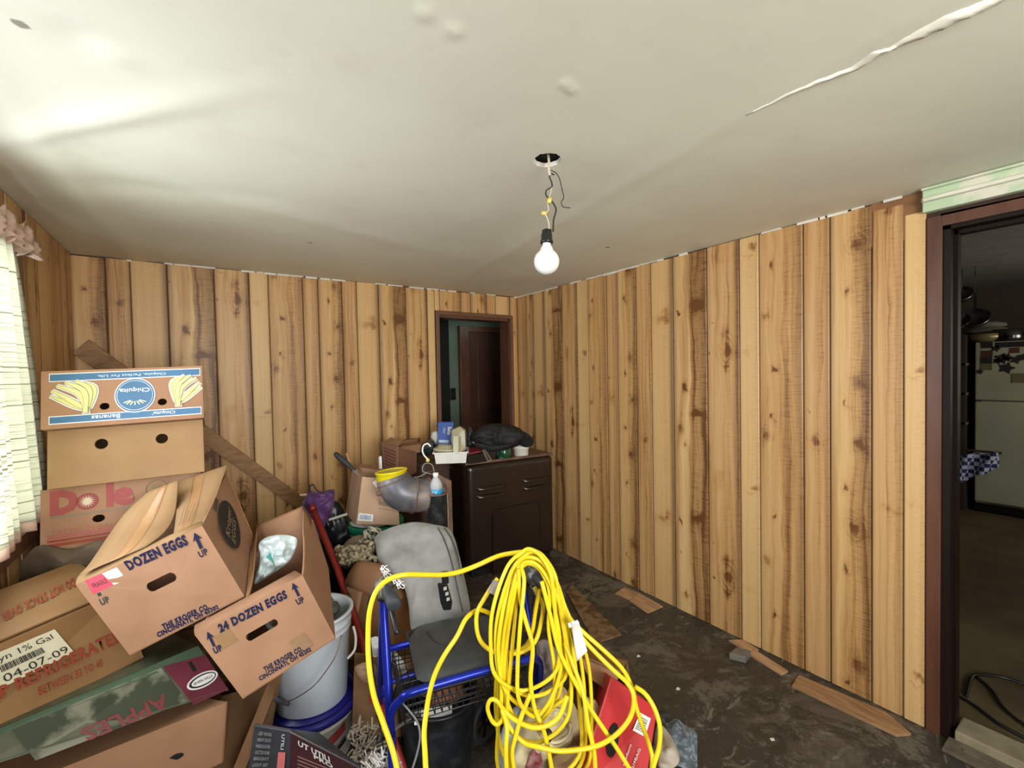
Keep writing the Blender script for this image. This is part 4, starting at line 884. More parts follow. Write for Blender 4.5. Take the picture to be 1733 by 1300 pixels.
# ================================================================== FLUE PIECES
T = Thing('flue_elbow', 'grey steel stove pipe elbow with a rusty collar, lying before the heater', 'stove pipe', at(690, 880, 2.42))
D0 = 2.34
cen = spline([at(664, 806, D0), at(668, 818, D0), at(680, 833, D0), at(700, 838, D0+.02), at(722, 838, D0+.05), at(745, 838, D0+.10)], 6)
rad = [.080+.012*math.sin(math.pi*min(1, i/(len(cen)-1)*1.15)) for i in range(len(cen))]
T.part('elbow', MB().tube(cen, rad, 24), STEEL, True)
for q_, rr in ((4, .088), (18, .097), (24, .094)): T.part('seam', MB().tube([cen[q_]-(cen[q_+1]-cen[q_])*.3, cen[q_]+(cen[q_+1]-cen[q_])*.3], rr, 24), RUSTM, True)
T.part('screw', MB().blob(at(641, 836, D0-.05), ((.012, 0, 0), (0, .012, 0), (0, 0, .012)), .2), RUSTM, True)
axc = (UP*.98-RT*.12).normalized()
cb = at(664, 812, D0)
YC = mat('bright_yellow_lid', (.85, .70, .01), .4)
T = Thing('yellow_collar', 'bright yellow plastic ring lid capping the grey stove pipe elbow', 'lid', cb)
T.part('ring', MB().lathe([(.076, .0), (.078, .003), (.078, .040), (.082, .042), (.082, .048), (.074, .050), (.070, .046), (.070, .0)], cb, axc, 36, .008), YC, True)
T.part('inner_top', MB().lathe([(0, .040), (.060, .040), (.072, .046)], cb, axc, 30), mat('dull_yellow', (.50, .40, .08), .6), True)
T = Thing('pipe_sleeve', 'black cylindrical pipe section with a rusty split rim holding a water bottle', 'stove pipe', at(740, 1010, 2.36))
cb = at(741, 905, 2.36); cb = V((cb.x, cb.y, .0)); tz = at(741, 836, 2.36).z
pr = [(.050, 0), (.050, tz-.0), (.054, tz+.004), (.050, tz+.008), (.046, tz), (.046, .02)]
T.part('sleeve', MB().lathe(pr, cb, (0, 0, 1), 28), mat('sooty_black_steel', (.018, .02, .022), .5, (.10, .10, .095), 12, .55, .75, bmp=.2), True)
rr = at(752, 830, 2.42)
T.part('rusty_rim', MB().tube([cb+V((.054*math.cos(a), .054*math.sin(a), tz+.006+.03*max(0, math.cos(a-.5)))) for a in [2*math.pi*k/24 for k in range(24)]], .005, 6, True), RUSTM, True)
T.part('side_strip', MB().bar(cb+V((.055, -.01, .3)), cb+V((.055, -.01, tz)), .03, .004, (1, 0, 0)), RUSTM)
T.part('weld_bead', MB().tube([cb+V((.050+.003*random.random(), -.022+.004*random.random(), tz-.016*k)) for k in range(18)], .0035, 5), mat('flaked_cream_rust', (.42, .33, .26), .8), True)
single('rusty_panel', MB().plate([onp_ for onp_ in ((lambda a, b: V((a.x, a.y, 0)))(at(752, 905, 2.52), 0), (lambda a: V((a.x, a.y, 0)))(at(768, 905, 2.55)), at(764, 814, 2.55), at(735, 800, 2.52), at(742, 830, 2.50))], .01), RUSTM, 'rusty brown steel flap standing behind the black pipe section', 'sheet')
# bottle in the sleeve
bt = cb+V((-.004, .0, tz-.045)); zt = at(736, 806, 2.36).z
T = Thing('water_bottle', 'small clear plastic water bottle with a blue label standing in the black pipe section', 'bottle', bt)
CLR = mat('clear_plastic', (.75, .78, .80), .12, (.6, .63, .66), 12, Alpha=.55)
T.part('bottle_body', MB().lathe([(0, 0), (.030, 0), (.033, .006), (.033, .085), (.030, .105), (.017, .128), (.0125, .134), (.0125, .142)], bt, (0, 0, 1), 24), CLR, True)
T.part('paper_label', MB().lathe([(.0336, .048), (.0338, .050), (.0338, .076), (.0336, .078)], bt, (0, 0, 1), 24), mat('bright_blue_label', (.03, .33, .68), .4, (.35, .60, .80), 30, .55, .62), True)
T.part('cap', MB().lathe([(.0135, .141), (.0145, .143), (.0145, .157), (.012, .159), (0, .159)], bt, (0, 0, 1), 20), WPL, True)
# hook hanging from pale cable
T = Thing('wire_hanger_hook', 'pale curled hook with a yellow collar and grey wire loop before the heater', 'hook', at(727, 800, 2.40))
D1 = 2.40
T.part('curl', MB().tube(spline([at(729, 756, D1), at(724, 751, D1), at(717, 754, D1), at(715, 763, D1), at(718, 771, D1), at(724, 777, D1)], 6), .0042, 8), WPL, True)
T.part('collar', MB().lathe([(.006, -.008), (.011, -.006), (.008, 0), (.011, .006), (.006, .009)], at(724, 779, D1), (0, 0, 1), 14), mat('pale_yellow_collar', (.75, .62, .20), .5), True)
T.part('wire_loop', MB().tube(spline([at(724, 784, D1), at(717, 787, D1), at(715, 797, D1), at(722, 800, D1), at(734, 802, D1), at(732, 788, D1)], 5, True), .003, 6, True), mat('dull_wire', (.30, .27, .22), .5, metal=.5), True)
T.part('wire_tail', MB().tube(spline([at(722, 800, D1), at(712, 806, D1), at(703, 808, D1-.03), at(694, 812, D1-.05)], 5), .004, 6), STEEL, True)
# ================================================================== THINGS ON THE HEATER
TZ = HH-.003
def onh(px, py, z=TZ): return onp(px, py, 2, z)
# white tub
c = onh(770, 788); P = [at(px, py, d) for px, py, d in ((737, 787, 2.98), (790, 785, 3.02))]
def tray(name, label, px0, px1, pyb, pyt, d, dep, m_, cat, group=None):
    a, b2 = at(px0, pyb, d), at(px1, pyb, d+.02); b2.z = a.z; zt = at(px0, pyt, d).z; dx = (b2-a).normalized(); dy = V((-dx.y, dx.x, 0)); T = Thing(name, label, cat, (a+b2)/2+dy*dep/2, group)
    W_ = (b2-a).length; M = Matrix((dx, dy, V((0, 0, 1)))).transposed().to_4x4(); M.translation = a; h_ = zt-a.z; e = .010; t_ = .003
    lo = [M@V(p) for p in ((e, e, 0), (W_-e, e, 0), (W_-e, dep-e, 0), (e, dep-e, 0))]; hi = [M@V(p) for p in ((0, 0, h_), (W_, 0, h_), (W_, dep, h_), (0, dep, h_))]
    m = MB(); m.plate([lo[0], lo[1], hi[1], hi[0]], t_); m.plate([lo[1], lo[2], hi[2], hi[1]], t_); m.plate([lo[2], lo[3], hi[3], hi[2]], t_); m.plate([lo[3], lo[0], hi[0], hi[3]], t_); m.plate(lo[::-1], t_)
    T.part('body', m, m_)
    R_ = MB(); o_ = .010
    R_.box((-o_, -o_, h_-.004), (W_+o_, 0, h_+.003), M).box((-o_, dep, h_-.004), (W_+o_, dep+o_, h_+.003), M).box((-o_, 0, h_-.004), (0, dep, h_+.003), M).box((W_, 0, h_-.004), (W_+o_, dep, h_+.003), M)
    T.part('rim', R_, m_); return T, M, W_, h_
T, M, W_, h_ = tray('plastic_tub', 'white rectangular plastic tub with cream rim at the front left of the heater top', 735, 791, 786, 767, 2.99, .18, WPL, 'tub')
GLS = mat('yellowed_clear_plastic', (.50, .46, .30), .2, (.36, .33, .20), 9, Alpha=.85)
c = at(754, 758, 3.06); T = Thing('glass_lid', 'round clear yellowish lid resting in the white tub', 'lid', c-V((0, 0, .02)))
T.part('disc', MB().lathe([(0, -.02), (.075, -.02), (.085, -.012), (.080, 0), (.055, .004), (.053, .018), (.045, .022), (0, .022)], c, (0.05, 0, 1), 30), GLS, True)
T.part('rim_ring', MB().lathe([(.080, -.012), (.086, -.009), (.080, -.004)], c, (.05, 0, 1), 30), mat('bright_clear_rim', (.66, .62, .48), .15), True)
q = [at(px, py, d) for px, py, d in ((767, 768, 3.00), (779, 768, 2.99), (788, 757, 3.02), (787, 729, 3.02), (777, 722, 3.04), (764, 728, 3.06), (763, 745, 3.04))]
T = Thing('square_jar', 'yellowish clear square plastic jar leaning on its edge in the white tub', 'jar', q[0])
sh = FW*.11+RT*-.01
T.part('jar_body', rounded(MB().plate([p+sh for p in q], .10, n=FW).mesh('j'), .012, 3) if 0 else rounded(MB().plate(q, .09, n=-FW).mesh('j'), .010, 3), GLS, True)
T.part('window', MB().plate([p-FW*.002 for p in (at(767, 765, 2.99), at(776, 765, 2.985), at(776, 738, 3.01), at(767, 738, 3.02))], .002, n=-FW), mat('brighter_clear_plastic', (.62, .60, .42), .25, Alpha=.9))
q = quad((741, 752, 3.18), (764, 753, 3.18), (768, 715, 3.22), (741, 715, 3.22)); T, f = carton('blue_carton', 'upright blue carton with white lettering on the heater top', 'box', q, [p+FW*.05+RT*.0 for p in q], mat('royal_blue_carton', (.035, .09, .36), .5))
T.part('lettering', letters('Salts', f, .78, .62, .18, .55, -1.57, .03), WHITE); T.part('lettering', letters('EPSOM SALT', f, .42, .62, .11, .40, -1.57, .01), mat('light_blue_text', (.45, .55, .72), .6)); T.part('printed_band', rect(f, .08, .08, .78, .2), mat('light_blue_text', (.45, .55, .72), .6))
single('white_bundle', MB().puff([at(px, py, 3.26) for px, py in ((730, 752), (729, 738), (733, 731), (741, 731), (744, 745), (741, 753))], .03, amp=.01, seed=8), mat('off_white_fabric', (.62, .60, .56), .8, bmp=.2), 'small white bundle just left of the blue carton', 'bundle', smooth=True)
single('dark_plastic_bag', MB().puff([at(px, py, 3.2) for px, py in ((702, 768), (708, 758), (722, 747), (730, 742), (737, 752), (733, 766), (724, 772))], .06, amp=.03, fr=20, seed=5), mat('dark_teal_plastic', (.015, .03, .032), .25, (.05, .08, .085), 20), 'dark teal plastic bag left of the white tub', 'bag', smooth=True)
q = quad((789, 768, 3.03), (815, 763, 3.08), (818, 756, 3.22), (790, 758, 3.20)); single('red_folder', MB().plate(q, .008), mat('crimson_folder', (.30, .02, .045), .45), 'thin crimson folder lying on the clutter right of the tub', 'folder')
single('black_box', rounded(MB().hexa([onh(792, 786), onh(838, 779), onh(836, 771)+V((0, .08, 0)), onh(794, 775)+V((0, .08, 0))]+[p+V((0, 0, .065)) for p in (onh(792, 786), onh(838, 779), onh(836, 771)+V((0, .08, 0)), onh(794, 775)+V((0, .08, 0)))]).mesh('b'), .004), BLACKP, 'low black plastic case between the tub and the green can', 'case')
T = Thing('bent_bracket', 'bent dull metal strip hanging over the heater front edge', 'bracket', at(828, 782, 2.98))
T.part('strip', MB().bar(at(817, 762, 3.02), at(826, 780, 2.97), .012, .004, (0, 0, 1)).bar(at(820, 761, 3.02), at(831, 778, 2.96), .010, .004, (0, 0, 1)).bar(at(824, 781, 2.955), at(832, 778, 2.955), .02, .004), mat('dull_metal', (.28, .23, .18), .5, metal=.5))
c = onh(860, 777); T = Thing('green_can', 'dark green can with a pale label under the black leather hat', 'can', c)
T.part('can_body', MB().lathe([(0, 0), (.052, 0), (.054, .004), (.054, .080), (.050, .085), (0, .085)], c+V((0, .06, 0)), (0, 0, 1), 28), mat('glossy_green_tin', (.01, .07, .035), .2, (.10, .22, .14), 18, .5, .6), True)
c2 = onh(838, 779)
T = Thing('striped_can', 'cream and green striped can beside the dark green can', 'can', c2); T.part('can_body', MB().lathe([(0, 0), (.045, 0), (.046, .070), (0, .072)], c2+V((.01, .10, 0)), (0, 0, 1), 24), mat('cream_striped_tin', (.50, .50, .34), .4, (.06, .12, .06), 3, .45, .55, stretch=(1, 1, 20)), True)
c = onh(890, 773); T = Thing('white_tub', 'round white plastic tub at the right end of the heater top', 'tub', c)
T.part('tub_body', MB().lathe([(0, 0), (.052, 0), (.058, .006), (.060, .055), (.064, .058), (.064, .074), (.058, .080), (0, .080)], c+V((.0, .065, 0)), (0, 0, 1), 32), WPL, True)
BK = mat('black_leather', (.010, .010, .010), .6, (.022, .022, .022), 14, bmp=.6, bscale=40, spec=.2)
T = Thing('leather_hat', 'black leather flat hat lying on the cans on the heater', 'cap', at(845, 765, 3.15))
o = [at(px, py, 3.10) for px, py in ((797, 742), (803, 733), (815, 722), (832, 717), (856, 718), (878, 724), (890, 737), (884, 750), (868, 758), (848, 762), (828, 760), (808, 752))]
T.part('crown', MB().puff(o, .075, rings=9, amp=.016, fr=16, seed=1), BK, True)
T.part('brim', MB().puff([at(px, py, 3.03) for px, py in ((797, 748), (815, 752), (845, 757), (866, 752), (858, 760), (836, 764), (812, 760))], .016, amp=.006, seed=2), BK, True)
T.part('seam', MB().tube(spline([at(836, 742, 3.00), at(840, 730, 3.01), at(850, 722, 3.04)], 6), .003, 6), BLACKP, True)
T.part('metal_snap', MB().tube([at(799, 748, 3.0), at(803, 750, 3.0)], .003, 6), mat('bright_metal', (.7, .7, .7), .2, metal=1), True)
single('black_wool_cloth', MB().puff([at(px, py, 3.12) for px, py in ((880, 730), (893, 734), (903, 745), (900, 755), (888, 757), (878, 750))], .04, amp=.02, fr=30, seed=6), mat('black_fuzzy_wool', (.008, .008, .008), 1, bmp=.8), 'fuzzy black wool cloth right of the leather hat', 'cloth', smooth=True)
single('grey_plastic_tip', MB().puff([at(px, py, 3.2) for px, py in ((789, 745), (794, 722), (802, 733), (803, 752), (792, 756))], .02, amp=.008, seed=7), mat('dark_blue_grey_plastic', (.02, .035, .04), .35), 'dark blue grey plastic tip left of the black leather hat', 'plastic scrap', smooth=True)
# cartons left of heater
T, f = carton('shoe_carton', 'small brown carton with printed lines and open flaps left of the heater', 'box', quad((650, 800, 2.95), (672, 812, 2.85), (673, 756, 2.85), (645, 748, 2.95)), quad((680, 800, 3.2), (705, 800, 3.1), (705, 765, 3.12), (670, 750, 3.2)), mat('brown_printed_carton', (.26, .13, .08), .7), open_top=True)
for k in range(6): T.part('printed_line', poly(f, [(.15, .35+k*.10), (.85, .33+k*.10), (.85, .30+k*.10), (.15, .32+k*.10)], .001), mat('dark_red_line', (.12, .03, .02), .7))
T.part('flap', MB().plate(quad((648, 748, 2.95), (672, 757, 2.86), (680, 746, 2.9), (662, 740, 2.98)), .004), CARD_D)
T, f = carton('pink_carton', 'small pinkish brown carton lying between the shoe carton and the heater', 'box', quad((676, 775, 3.0), (712, 765, 3.15), (712, 752, 3.15), (676, 757, 3.0)), quad((690, 765, 3.3), (720, 760, 3.35), (720, 748, 3.35), (688, 750, 3.3)), CARD_P)
T, f = carton('long_carton', 'dull brown carton behind the shoe carton against the back wall', 'box', quad((680, 760, 3.25), (707, 757, 3.35), (707, 743, 3.35), (680, 746, 3.25)), quad((684, 757, 3.4), (711, 755, 3.5), (711, 741, 3.5), (684, 744, 3.4)), CARD_D)
# ================================================================== SHIPPING CARTON ON PAILS
q = quad((603, 887, 2.40), (676, 889, 2.44), (672, 812, 2.52), (613, 807, 2.46)); bk = quad((585, 870, 2.66), (660, 875, 2.72), (655, 798, 2.78), (598, 790, 2.72))
T, f = carton('shipping_carton', 'pale brown shipping carton with a barcode label standing on the green rimmed pail', 'box', q, bk, CARD_S, open_top=True)
b_ = T.part
s = sub(f, (605, 881), (631, 883), (632, 871), (608, 868), .0018); b_('barcode_label', poly(s, [(0, 0), (1, 0), (1, 1), (0, 1)], .0), WHITE)
bc = MB(); x = .12
while x < .84: bc.plate([s.p(x, .2, .0012), s.p(x+.03, .2, .0012), s.p(x+.03, .8, .0012), s.p(x, .8, .0012)], .0004, n=s.n); x += random.choice((.055, .075))
b_('barcode', bc, mat('blue_grey_bars', (.12, .18, .45), .6))
s = sub(f, (640, 862), (676, 868), (676, 850), (640, 842), .0015); b_('lettering', letters('bottled', s, .5, .62, .5, .95, 0, .02), mat('olive_brown_letters', (.22, .20, .10), .6)); b_('lettering', letters('www.colony', s, .5, .08, .16, .95), mat('olive_brown_letters', (.22, .20, .10), .6))
b_('white_sticker', MB().plate(quad((630, 816, 2.445), (640, 830, 2.44), (644, 822, 2.45), (641, 810, 2.46)), .001), WHITE)
b_('flap', MB().plate(quad((613, 807, 2.46), (598, 790, 2.72), (606, 787, 2.72), (618, 803, 2.5)), .004), CARD_P)
b_('flap', MB().plate(quad((600, 790, 2.72), (655, 799, 2.78), (645, 790, 2.84), (612, 785, 2.80)), .004), CARD_P)
T = Thing('black_handled_tool', 'tool with a ribbed black handle and grey blade sticking up from the shipping carton', 'tool', at(612, 806, 2.55))
T.part('handle', MB().tube(spline([at(567, 767, 2.62), at(574, 774, 2.61), at(587, 785, 2.60), at(600, 797, 2.58)], 5), [.010, .014, .016]+[.016]*8+[.014, .013, .012, .012, .012][:5], 10), CHAR, True)
T.part('blade', MB().bar(at(600, 796, 2.58), at(617, 809, 2.55), .035, .005, (0, 0, 1)), mat('bright_grey_metal', (.50, .48, .46), .35, metal=.6))
single('orange_stick', MB().tube(spline([at(586, 767, 2.70), at(589, 775, 2.70), at(592, 784, 2.69)], 4), .007, 8), mat('tan_stick', (.50, .30, .16), .6), 'small tan stick upright behind the black tool handle', 'stick', smooth=True)
single('white_marker', MB().bar(at(644, 794, 2.62), at(643, 773, 2.64), .026, .012, (1, 0, 0)), WHITE, 'white flat marker standing in the shipping carton', 'marker')
bb = at(635, 900, 2.62)
T = bucket('green_rimmed_pail', 'white pail with a green rim under the pale shipping carton', V((bb.x, bb.y, .30)), (0, 0, 1), .125, .148, at(630, 893, 2.5).z-.30, WPL, mat('green_rim_plastic', (.01, .22, .11), .35), lid=WPL)
q = [V((bb.x-.18, bb.y-.16, 0)), V((bb.x+.17, bb.y-.18, 0)), V((bb.x+.17, bb.y-.18, .295)), V((bb.x-.18, bb.y-.16, .295))]
carton('low_carton', 'dark brown carton on the floor under the green rimmed pail', 'box', q, [p+V((0, .36, 0)) for p in q], CARD_D)
# rope / crumpled netting bundle
RP = mat('tan_netting', (.42, .36, .24), .9, (.22, .18, .11), 30, bmp=.5); RPW = mat('pale_netting', (.50, .46, .38), .9, (.28, .25, .18), 26, bmp=.4)
m = MB(); random.seed(11)
for k in range(46):
    cx_, cy_ = 598+random.gauss(0, 15), 940-random.gauss(0, 8); cx_ = max(580, min(632, cx_+8)); pts = []
    a0 = random.random()*6; rr = random.uniform(7, 15)
    for j in range(7):
        a = a0+j*.8; pts.append(at(cx_+rr*math.cos(a)*(1+.3*math.sin(j*k)), cy_+rr*.75*math.sin(a), 2.12+random.uniform(-.05, .06)))
    m.tube(spline(pts, 3), .0085, 5)
single('netting_bundle', m, RP, 'tangled bundle of tan netting or rope below the green rimmed pail', 'rope', smooth=True)
m = MB()
for k in range(30):
    cx_, cy_ = 628+random.uniform(-16, 14), 915+random.uniform(-18, 30); pts = [at(cx_+random.uniform(-12, 12), cy_+random.uniform(-9, 9), 2.2+random.uniform(-.05, .05)) for j in range(5)]
    m.tube(spline(pts, 3), .0055, 5)
single('straw_netting', m, RPW, 'pale ragged netting strands beside the grey chair back', 'netting', smooth=True)
single('netting_core', MB().puff([at(px, py, 2.22) for px, py in ((570, 950), (585, 918), (610, 905), (640, 915), (650, 945), (630, 965), (600, 968))], .06, amp=.02, seed=9), mat('dim_brown_bundle', (.16, .12, .07), .9, bmp=.4), 'dim brown bundle inside the tangled tan netting', 'bundle', smooth=True)
# purple bag, black bag
PUR = mat('purple_cloth', (.10, .025, .14), .55, (.05, .012, .075), 10, bmp=.3, Sheen_Weight=.3)
T = Thing('purple_bag', 'purple drawstring cloth bag hanging by the back wall above the red pole', 'bag', at(545, 890, 2.55))
T.part('bag_body', MB().puff([at(px, py, 2.50) for px, py in ((510, 858), (516, 842), (524, 832), (545, 833), (564, 828), (567, 840), (562, 866), (555, 895), (546, 915), (530, 890), (516, 876))], .05, amp=.022, fr=17, seed=3, rings=9), PUR, True)
T.part('drawstring', MB().tube(spline([at(525, 833, 2.46), at(524, 824, 2.46), at(530, 820, 2.46), at(535, 829, 2.46), at(545, 834, 2.45), at(558, 830, 2.46), at(563, 836, 2.46)], 5), .004, 6), mat('dark_purple_string', (.03, .01, .04), .6), True)
single('white_stick', MB().tube([at(508, 838, 2.5), at(520, 837, 2.5)], .006, 6), mat('pale_wood_stick', (.55, .45, .33), .6), 'short pale stick poking out left of the purple bag', 'stick')
T = Thing('black_bag', 'large black plastic bag slumped against the wall behind the red pole', 'bag', at(565, 960, 2.5))
T.part('bag_body', MB().puff([at(px, py, 2.56) for px, py in ((546, 870), (558, 850), (572, 850), (585, 872), (592, 900), (594, 945), (585, 985), (562, 1010), (540, 990), (538, 920))], .10, amp=.04, fr=9, seed=4, rings=9), mat('black_bag_plastic', (.006, .008, .014), .35, bmp=.3), True)
single('pale_cane', MB().tube([at(557, 880, 2.40), at(588, 870, 2.42)], .007, 8), mat('grey_white_cane', (.42, .40, .36), .5), 'thin pale cane lying across the black bag', 'cane')
# red pole
T = Thing('red_pole', 'long red painted pole leaning through the clutter right of the egg cartons', 'pole', at(690, 1330, 1.45))
T.part('shaft', MB().tube([at(530, 862, 2.34), at(570, 960, 2.12), at(612, 1080, 1.88), at(640, 1180, 1.70), at(690, 1330, 1.47)], [.016, .016, .016, .016, .016], 12), REDP, True)
T.part('end_cap', MB().tube([at(528, 857, 2.35), at(531, 864, 2.335)], .0175, 12), mat('dark_red_cap', (.2, .01, .01), .4), True)
# open carton with pale things behind the walker handle
T, f = carton('floppy_carton', 'open brown carton with bent flaps between the red pole and the grey chair back', 'box', quad((580, 1110, 2.0), (668, 1150, 1.88), (664, 1020, 1.90), (586, 990, 2.02)), quad((640, 1080, 2.3), (720, 1100, 2.2), (716, 1000, 2.2), (640, 970, 2.3)), CARD, open_top=True)
b_ = T.part
b_('flap', flap(quad((586, 992, 2.0), (664, 1022, 1.89), (650, 955, 2.02), (606, 948, 2.06)), bend=.02), CARD_P, True)
b_('flap', flap(quad((664, 1022, 1.89), (690, 1008, 2.0), (670, 950, 2.05), (640, 935, 2.1)), bend=-.02), CARD, True)
b_('flap', flap(quad((582, 990, 2.02), (606, 1040, 1.95), (620, 985, 1.99), (600, 955, 2.05)), bend=.01), CARD_P, True)
T, f = carton('stencilled_carton', 'plain brown carton with a red stencilled letter left of the walker frame', 'box', quad((596, 1235, 1.72), (662, 1250, 1.66), (658, 1112, 1.72), (600, 1105, 1.78)), quad((640, 1220, 2.0), (712, 1240, 1.92), (706, 1110, 1.96), (646, 1105, 2.02)), CARD_D)
T.part('lettering', letters('KD', f, .62, .42, .13, .36, 0, .02), INK_R)
for i, (pts, lb) in enumerate((([(600, 1235), (628, 1228), (640, 1262), (628, 1300), (600, 1302), (592, 1262)], 'pale shredded paper heap on the floor left of the walker'),)):
    m = MB(); random.seed(5)
    for k in range(90):
        x_ = random.uniform(596, 650); y_ = random.uniform(1225, 1310); d_ = min(1.9, 1.45/((y_-655)/760)) if 0 else 1.60+random.uniform(-.05, .05)
        a = at(x_, y_, d_); m.tube(spline([a, a+V((random.uniform(-.02, .02), random.uniform(-.02, .02), random.uniform(.0, .02))), a+V((random.uniform(-.04, .04), random.uniform(-.04, .04), random.uniform(-.01, .02)))], 2), .0028, 4)
    single('shredded_paper', m, mat('pale_paper_shreds', (.42, .36, .28), .8), lb, 'paper', kind='stuff')
m = MB()
for k in range(120):
    x_ = random.gauss(640, 13); y_ = random.uniform(1278, 1320); a = at(x_, y_, 1.38+random.uniform(-.04, .04)); m.tube([a, a+V((random.uniform(-.02, .02), random.uniform(-.02, .02), random.uniform(.0, .025)))], .0022, 4)
single('white_bristles', m, mat('white_fibre', (.70, .66, .64), .8), 'tuft of white fibres at the bottom edge beside the blue frame', 'brush', kind='stuff')
# ================================================================== ROLLATOR WALKER
ex = V((.978, -.208, 0)); ey = V((.208, .978, 0)); o0 = at(658, 1172, 1.38); O = V((o0.x, o0.y, 0)); WW_ = .49
def L(x, y, z): return O+ex*x+ey*y+V((0, 0, z))
T = Thing('rollator_walker', 'blue metal rollator walker with black seat standing in the foreground clutter', 'walker', L(WW_/2, .2, 0))
b_ = T.part
for s_, x in ((-1, 0), (1, WW_)):
    dz = -.055 if s_ > 0 else 0
    b_('rear_leg', MB().tube(spline([L(x, .09, .82+dz), L(x, .07, .72), L(x, -.02, .45), L(x, -.10, .20), L(x, -.13, .12)], 5), .0135, 12), BLUEM, True)
    b_('front_leg', MB().tube(spline([L(x+s_*.0, .10, .74), L(x, .20, .52), L(x, .32, .26), L(x, .37, .16)], 5), .0125, 12), BLUEM, True)
    hp = b_('handle_tube', MB().tube(spline([L(x, .09, .76), L(x, .08, .82+dz), L(x, .03, .862+dz), L(x, -.09, .86+dz)], 5), .011, 10), BLUEM, True)
    b_('handgrip', MB().tube([L(x, .03, .864+dz), L(x, .0, .866+dz), L(x, -.05, .862+dz), L(x+.01, -.11, .850+dz), L(x+.01, -.115, .85+dz)], [.017, .021, .019, .021, .015], 14), CHAR, True)
    b_('brake_lever', MB().tube(spline([L(x+.005, .06, .83+dz), L(x+.010, .02, .80+dz), L(x+.016, -.03, .77+dz), L(x+.022, -.06, .735+dz)], 5), [.009]*16, 8), BLACKP, True)
    b_('clamp', MB().lathe([(.018, 0), (.022, .004), (.022, .05), (.018, .054)], L(x, .08, .78+dz), (0, -.1, 1), 14), BLACKP, True)
    b_('tape_wrap', MB().blob(L(x, -.01, .86+dz), (ex*.032, ey*.05, V((0, 0, .030))), .35, 5, 3+s_), mat('silver_black_tape', (.06, .06, .05), .3, (.26, .25, .20), 22, .5, .62, bmp=.5, bscale=40), True)
    b_('brake_cable', MB().tube(spline([L(x, .05, .86), L(x-.05*s_*-1, .04, .80), L(x+.04*s_, .10, .60), L(x+.02*s_, .05, .35), L(x, -.08, .16)], 6), .003, 6), BLACKP, True)
    for (yy, zz, nm) in ((.45, .09, 'front_wheel'), (-.16, .09, 'rear_wheel')):
        X0 = x; ax1 = ex
        if s_ > 0 and nm[0] == 'f': x, yy, ax1 = x-.075, .31, (ey*-.88+ex*.47).normalized()
        fw1 = ey if ax1 is ex else (ex*.88+ey*.47).normalized()
        wh = b_(nm, MB().lathe([(.066, -.012), (.082, -.015), (.088, -.010), (.088, .010), (.082, .015), (.066, .012), (.066, -.012)], L(x, yy, zz), ax1, 36), CHAR, True)
        hub = MB().lathe([(0, -.018), (.016, -.018), (.018, 0), (.016, .018), (0, .018)], L(x, yy, zz), ax1, 16)
        b_('wheel_hub', hub, BLACKP, True, parent=wh)
        for k in range(7):
            a = 2*math.pi*k/7; dv = fw1*math.cos(a)+V((0, 0, 1))*math.sin(a); b_('spoke', MB().bar(L(x, yy, zz)+dv*.015, L(x, yy, zz)+dv*.070, .012, .006, ax1), BLACKP, parent=wh)
        b_('wheel_fork', MB().bar(L(x+.02, yy-(.03 if nm[0] == 'f' else -.02), zz+.09), L(x+.02, yy, zz), .014, .005, ex).bar(L(x-.02, yy-(.03 if nm[0] == 'f' else -.02), zz+.09), L(x-.02, yy, zz), .014, .005, ex), BLUEM)
        x = X0
zs = .557
b_('seat_frame', MB().tube(spline([L(0, -.035, .42), L(.0, -.055, .50), L(.025, -.085, .555), L(.08, -.098, .577), L(WW_-.08, -.098, .577), L(WW_-.025, -.085, .555), L(WW_, -.055, .50), L(WW_, -.035, .42)], 6), .0115, 12), BLUEM, True)
b_('cross_bar', MB().tube([L(0, .17, .56), L(WW_, .17, .56)], .011, 12), BLUEM, True)
b_('cross_bar', MB().tube(spline([L(0, .17, .40), L(.05, .18, .44), L(WW_-.05, .18, .44), L(WW_, .17, .40)], 5), .009, 10), BLUEM, True)
b_('fold_bracket', MB().box((0, 0, 0), (.04, .02, .03), Matrix.Translation(L(.09, .17, .565))), BLACKP)
# seat : soft square pad
so = [onp(px, py, 2, zs+.045) for px, py in ((703, 1130), (710, 1139), (724, 1142), (775, 1133), (835, 1118), (862, 1108), (870, 1100), (862, 1060), (846, 1040), (826, 1033), (770, 1036), (712, 1050), (694, 1060), (692, 1076))]
SEAT = mat('grey_black_vinyl_seat', (.032, .036, .038), .38, (.065, .07, .072), 9, bmp=.15)
b_('seat', MB().puff([p-V((0, 0, .022)) for p in so], .022, rings=9, amp=.003, nrm=V((0, 0, 1)), flat=.35, sub=5), SEAT, True)
# seat scratches and crack
b_('seat_crease', MB().tube(spline([onp(px, py, 2, zs+.046) for px, py in ((722, 1070), (735, 1085), (752, 1093), (768, 1098))], 5), .0012, 4), mat('crease_black', (.015, .015, .016), .7))
bm_ = mat('black_wire_mesh', (.012, .012, .013), .4, metal=.3)
